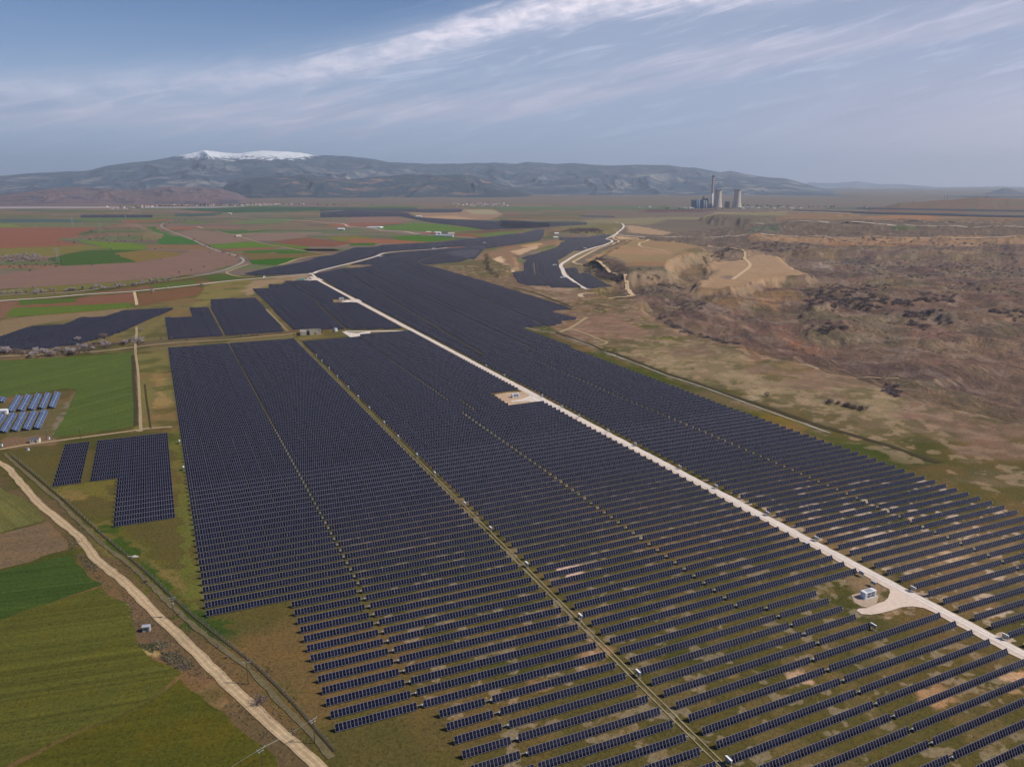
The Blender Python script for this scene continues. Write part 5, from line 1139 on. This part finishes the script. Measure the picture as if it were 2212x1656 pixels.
along(bs, [(1785,868),(1810,873),(1840,880),(1866,886)], 22, 3, .8, 1.3); place(bs, 1657, 856, 1.2)
along(bs, [(460,725),(520,728),(590,722),(640,712)], 14, 3, .4, .8); along(bs, [(640,722),(700,718)], 8, 5, .5, .9)
# tufts of dry and green grass on the verges and between the rows
def tufts(name, regions, n, mat, h0, h1, lab, seed):
    r = np.random.default_rng(seed); VV = []; per = n//len(regions)
    for reg in regions:
        P = np.array(WP(reg)); lo, hi = P.min(0), P.max(0); m = per*4; xy = lo+(hi-lo)*r.random((m, 2)); ok = sdist(xy[:, 0], xy[:, 1], [tuple(p) for p in P]) > 0
        ok &= (fbm(xy[:, 0]/7, xy[:, 1]/7, 3, seed) > .5); xy = xy[ok][:per]; k = len(xy)
        for q in range(3):
            a = r.random(k)*6.28; w_ = (.05+.12*r.random(k)); h = h0+(h1-h0)*r.random(k); lx, ly = (r.random(k)-.5)*.5, (r.random(k)-.5)*.5
            b = xy+(r.random((k, 2))-.5)*.5; dx, dy = np.cos(a)*w_, np.sin(a)*w_
            VV.append(np.stack([np.c_[b[:, 0]-dx, b[:, 1]-dy, np.zeros(k)], np.c_[b[:, 0]+dx, b[:, 1]+dy, np.zeros(k)], np.c_[b[:, 0]+dx*1.5+lx, b[:, 1]+dy*1.5+ly, h], np.c_[b[:, 0]-dx*1.5+lx, b[:, 1]-dy*1.5+ly, h]], 1).reshape(-1, 3))
    V = np.concatenate(VV); V[:, 2] += .03; o = newobj(name, npmesh(name, V, np.arange(len(V)).reshape(-1, 4)), mat); o['kind'] = 'stuff'; label(o, lab, 'grass')
verge = [A5([(300,0),(370,0),(900,480),(1150,720),(1560,1100),(2060,1640),(2000,1640),(1650,1330),(1330,1030),(1010,720),(620,360),(400,110)]),
         A5([(700,480),(900,700),(1100,890),(1300,1080),(1700,1480),(1620,1480),(1250,1180),(1000,960),(840,880),(780,640)]),
         A5([(420,270),(520,420),(640,520),(700,560),(560,330),(460,180)]), A5([(900,850),(1040,880),(1220,1040),(1130,1060),(960,960),(850,900)])]
tufts('dry_grass', verge+verge[:1], 9000, leafmat('straw', (.19, .155, .095), .3), .08, .38, 'dry straw coloured grass on the verges of the dirt road', 3)
tufts('dark_grass', verge+[A5([(1130,640),(1250,720),(1700,1060),(1900,1300),(1850,1310),(1560,1060),(1260,820)])], 7000, leafmat('weed', (.09, .085, .045), .5), .08, .28, 'dark weeds on the verges of the dirt road', 8)
# mine shrubs: 290 individual, the rest one mass
cand = []
def scat(poly, n, s0, s1):
    P = np.array(poly); lo, hi = P.min(0), P.max(0); k = 0
    while k < n:
        x, y = random.uniform(lo[0], hi[0]), random.uniform(lo[1], hi[1])
        if sdist(np.array([x]), np.array([y]), poly)[0] > 0: cand.append((x, y, random.uniform(s0, s1))); k += 1
scat(A7([(430,640),(620,570),(800,600),(1000,660),(1080,760),(900,800),(600,770),(450,740)]), 170, 1.0, 2.0)
scat(A7([(850,570),(1100,570),(1160,620),(900,620)]), 50, 1, 1.8); scat(A7([(1050,690),(1350,700),(1320,760),(1080,760)]), 44, 1, 1.7); scat(A7([(1350,670),(1650,680),(1640,720),(1380,710)]), 36, 1, 1.7)
scat(A7([(1700,580),(1860,590),(1850,640),(1700,630)]), 26, 1, 1.8); scat(A7([(1250,800),(1480,820),(1640,830),(1400,870),(1280,900)]), 60, .8, 1.5); scat(A7([(1250,880),(1480,920),(1450,950),(1260,910)]), 26, .8, 1.4)
scat(A7([(1930,770),(2260,800),(2300,850),(1950,810)]), 46, .9, 1.7); scat(A7([(480,980),(700,970),(850,990),(700,1020),(560,1030)]), 36, .7, 1.4); scat(A7([(350,780),(1200,800),(1800,900),(1100,960),(500,900)]), 46, .5, 1.2)
scat(A6([(740,400),(820,400),(1000,460),(1005,505),(900,490),(780,440)]), 130, 1.3, 2.3); scat(A6([(560,430),(800,480),(1040,600),(980,600),(760,520)]), 60, .8, 1.6); scat(A6([(1600,395),(1780,360),(1900,355),(1800,385),(1640,415)]), 46, 1.2, 2.0)
scat(A6([(1100,560),(1400,560),(1450,620),(1120,640)]), 60, .8, 1.5); scat(A6([(1200,830),(1340,850),(1560,960),(1950,1050),(1900,1070),(1500,985),(1330,890)]), 90, .8, 1.5); scat(A6([(1350,730),(1640,720),(1640,780),(1400,790)]), 50, .7, 1.3)
scat(A7([(1500,600),(2212,560),(2212,700),(1600,680)]), 60, .6, 1.2); scat(A7([(700,380),(2212,380),(2212,520),(900,520)]), 160, .9, 1.8); scat(A7([(0,250),(500,260),(480,300),(0,290)]), 60, 1.2, 2.4)
scat(A7([(700,160),(2100,205),(2000,230),(500,210)]), 90, 1.2, 2.4); scat(AF([(2080,620),(2212,640),(2212,720),(2110,690)]), 20, .8, 1.4); scat(AR([(850,215),(1250,215),(1330,260),(900,265)]), 70, 1.2, 2.4)
scat(A7([(0,200),(700,1000),(2212,1200),(2212,900),(300,900)]), 70, .4, .9)
wc = []
for x, y, s_ in cand:
    p = W(x, y, 0); z = hz(*p); p = W(x, y, z); z = hz(*p); wc.append((math.hypot(*p)/s_, p, z, s_))
wc.sort(key=lambda t: t[0]); kk = 0
for d, p, z, s_ in wc[:290]:
    o = mv[kk % 3]; kk += 1; sc = (s_*random.uniform(.9, 1.4), s_*random.uniform(.9, 1.4), s_*random.uniform(.7, 1.1))
    if o.name not in used: used.add(o.name); o.location = (*p, z-.3); o.scale = sc
    else: copy_thing(o, (*p, z-.3), random.uniform(0, 6.28), sc)
VV = []; FF = []; base = 0
protoV = [np.array([v.co[:] for v in o.data.vertices]) for o in mv]
for i, (d, p, z, s_) in enumerate(wc[290:]):
    v = protoV[i % 3][:4*160]; a = random.uniform(0, 6.28); c_, s2 = math.cos(a), math.sin(a); q = np.c_[v[:, 0]*c_-v[:, 1]*s2, v[:, 0]*s2+v[:, 1]*c_, v[:, 2]*.9]*s_*1.1+np.array([p[0], p[1], z-.3])
    VV.append(q); FF.append(np.arange(len(q)).reshape(-1, 4)+base); base += len(q)
so_ = newobj('far_mine_shrubs', npmesh('far_mine_shrubs', np.concatenate(VV), np.concatenate(FF)), MMAUV); so_['kind'] = 'stuff'; label(so_, 'dark leafless scrub spread over the far mine benches', 'scrub')
along(ev, [(260,452),(330,449),(420,445),(520,442),(560,441)], 60, 2, 1.6, 2.6); along(ev, [(590,443),(760,444)], 26, 1, 1.5, 2.2); along(ev, [(1600,447),(1700,448),(1800,449)], 34, 1, 1.5, 2.6); along(ev, [(1860,449.5),(2200,452)], 20, .6, 1.5, 2.6)
along(ev, [(1430,452),(1500,452.5),(1600,453)], 26, 1, 1.3, 2.2)
for lst in (bl, bt, bs, mv, ev):
    for o in lst:
        if o.name not in used:
            for c in list(o.children): bpy.data.objects.remove(c)
            bpy.data.objects.remove(o)

# ------------------------------------------------------------------ mountains
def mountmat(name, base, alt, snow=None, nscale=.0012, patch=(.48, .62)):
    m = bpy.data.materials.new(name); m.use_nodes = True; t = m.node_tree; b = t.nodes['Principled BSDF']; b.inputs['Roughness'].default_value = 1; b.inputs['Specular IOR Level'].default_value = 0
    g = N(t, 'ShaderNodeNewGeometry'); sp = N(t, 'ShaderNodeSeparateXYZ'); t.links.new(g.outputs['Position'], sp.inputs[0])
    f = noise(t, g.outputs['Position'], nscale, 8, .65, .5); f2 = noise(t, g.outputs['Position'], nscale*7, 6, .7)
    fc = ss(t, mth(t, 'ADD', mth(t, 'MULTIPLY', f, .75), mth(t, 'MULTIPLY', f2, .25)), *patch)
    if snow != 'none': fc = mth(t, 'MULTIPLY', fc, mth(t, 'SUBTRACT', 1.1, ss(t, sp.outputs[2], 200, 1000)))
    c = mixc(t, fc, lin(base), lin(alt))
    if snow and snow != 'none':
        z0, z1, x0, x1 = snow
        s = mth(t, 'ADD', sp.outputs[2], mth(t, 'MULTIPLY', mth(t, 'SUBTRACT', f2, .5), 620)); s = mth(t, 'ADD', s, mth(t, 'MULTIPLY', mth(t, 'SUBTRACT', f, .5), 420))
        rat = mth(t, 'DIVIDE', sp.outputs[0], sp.outputs[1]); inn = mth(t, 'MULTIPLY', ss(t, rat, -.43, -.39), mth(t, 'SUBTRACT', 1, ss(t, rat, -.26, -.225)))
        s = mth(t, 'ADD', s, mth(t, 'MULTIPLY', mth(t, 'SUBTRACT', inn, 1), 230)); c = mixc(t, ss(t, s, z0, z1), c, (.84, .86, .88))
    t.links.new(c, b.inputs['Base Color']); return m
def ridge(name, crest, dist, front, back, mat, amp=.10, exp=1.25, nx=520, ny=90, seed=1, zb=0., foot=.35, rs=1500.):
    A = [azel(*p) for p in crest]; az = np.array([a for a, _ in A]); el = np.array([e for _, e in A])
    a = np.linspace(az[0], az[-1], nx); e = np.interp(a, az, el)
    s = np.concatenate([np.linspace(0, 1, int(ny*.8)), np.linspace(1, 2, int(ny*.25))[1:]])
    r = np.where(s <= 1, front+(dist-front)*s, dist+(back-dist)*(s-1))
    AA, RR = np.meshgrid(a, r); Sx = np.repeat(s[:, None], nx, 1); X = np.sin(AA)*RR; Y = np.cos(AA)*RR
    Hc = H0+np.tan(e)*dist
    rough = fbm(AA*40, AA*0+seed, 4, seed)-.5
    Hc = np.maximum(Hc+rough[0]*np.maximum(Hc, 0)*.045, zb+4)[None, :]
    prof = np.where(Sx <= 1, np.clip(Sx, 0, 1)**exp, np.clip(2-Sx, 0, 1))
    wv = (fbm(AA*12, RR/3500, 3, seed+2)-.5)*1.6
    rn = fbm(AA*dist/rs+wv, RR/(rs*3.2), 6, seed+5, True)-.60
    env = np.clip(1.02-Sx, 0, 1)**.7*np.clip(Sx, 0, 1)**.8
    Z = zb-20+(Hc-zb+20)*prof+rn*Hc*amp*4*env
    wob_ = (fbm(AA*25, AA*0+3., 3, seed+9)-.5)
    return newobj(name, gridmesh(name, X, Y, Z), mat, kind='structure')
sky_line = [(-900,400),(-500,392),(-200,384),(0,380),(60,374),(130,372),(190,369),(235,358),(300,350),(345,344),(380,338),(400,333),(440,326),(480,329),(520,332),(560,328),(600,327),(640,330),(680,336),(740,337),(800,343),(840,350),(900,352),(960,353),(1000,353),(1045,351),(1070,349),(1100,353),(1115,354),(1140,349),(1160,352),(1200,355),(1240,352),(1290,356),(1320,357),(1370,356),(1440,357),(1500,362),(1557,372),(1579,369),(1608,376),(1659,382.6),(1696,386),(1721,392),(1769,406),(1817,412),(1870,414),(1915,415.5),(2025,419),(2200,421),(2500,422)]
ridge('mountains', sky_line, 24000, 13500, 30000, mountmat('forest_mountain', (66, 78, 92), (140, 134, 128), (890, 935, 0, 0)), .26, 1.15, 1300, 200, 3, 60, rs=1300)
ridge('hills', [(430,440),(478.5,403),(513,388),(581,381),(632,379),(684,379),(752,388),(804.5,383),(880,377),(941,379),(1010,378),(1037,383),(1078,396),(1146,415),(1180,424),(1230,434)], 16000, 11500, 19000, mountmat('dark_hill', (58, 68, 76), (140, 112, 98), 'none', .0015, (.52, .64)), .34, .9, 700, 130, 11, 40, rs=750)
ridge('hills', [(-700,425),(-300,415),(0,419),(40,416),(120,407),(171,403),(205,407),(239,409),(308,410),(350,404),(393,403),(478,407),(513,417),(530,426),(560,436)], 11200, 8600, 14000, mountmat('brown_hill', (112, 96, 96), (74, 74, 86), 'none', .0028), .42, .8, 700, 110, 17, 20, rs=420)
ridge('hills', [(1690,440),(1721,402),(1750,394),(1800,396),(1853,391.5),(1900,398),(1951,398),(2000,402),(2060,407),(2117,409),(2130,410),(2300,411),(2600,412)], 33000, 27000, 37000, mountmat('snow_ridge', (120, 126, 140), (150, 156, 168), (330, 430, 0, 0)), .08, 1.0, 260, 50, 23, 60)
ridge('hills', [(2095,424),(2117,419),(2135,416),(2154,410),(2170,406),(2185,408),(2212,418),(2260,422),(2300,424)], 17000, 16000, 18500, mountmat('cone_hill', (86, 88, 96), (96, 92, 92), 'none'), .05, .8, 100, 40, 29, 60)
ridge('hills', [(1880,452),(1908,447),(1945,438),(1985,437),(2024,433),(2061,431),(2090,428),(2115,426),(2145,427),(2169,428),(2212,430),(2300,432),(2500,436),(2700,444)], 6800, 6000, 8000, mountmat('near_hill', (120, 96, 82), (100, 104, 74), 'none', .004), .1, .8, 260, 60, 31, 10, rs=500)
for (x, y, z, s_, lb) in ((1972,443,20,1.0,'lattice pylon at the left foot of the brown hill'),(2039,433.5,78,1.0,'left pylon of the pair on the brown hill'),(2045.8,433.5,78,1.05,'right pylon of the pair on the brown hill'),(2131,427.5,88,.9,'lone pylon on the crest of the brown hill')):
    a_, e_ = azel(x, y); r_ = 6700; copy_thing(py, (math.sin(a_)*r_, math.cos(a_)*r_, H0+math.tan(e_)*r_-4), None, s_*1.35, lb)

# ------------------------------------------------------------------ air
hb = MB().box((0, 17000, 735), (90000, 42000, 1530)).mesh(); hm = bpy.data.materials.new('haze_air'); hm.use_nodes = True; t = hm.node_tree
t.nodes.remove(t.nodes['Principled BSDF']); pv = N(t, 'ShaderNodeVolumePrincipled'); pv.inputs['Color'].default_value = (.72, .85, 1.0, 1); pv.inputs['Density'].default_value = 3.6e-5; pv.inputs['Anisotropy'].default_value = .2
t.links.new(pv.outputs[0], t.nodes['Material Output'].inputs['Volume'])
newobj('haze', hb, hm, kind='stuff')
print('objects', len(bpy.data.objects))
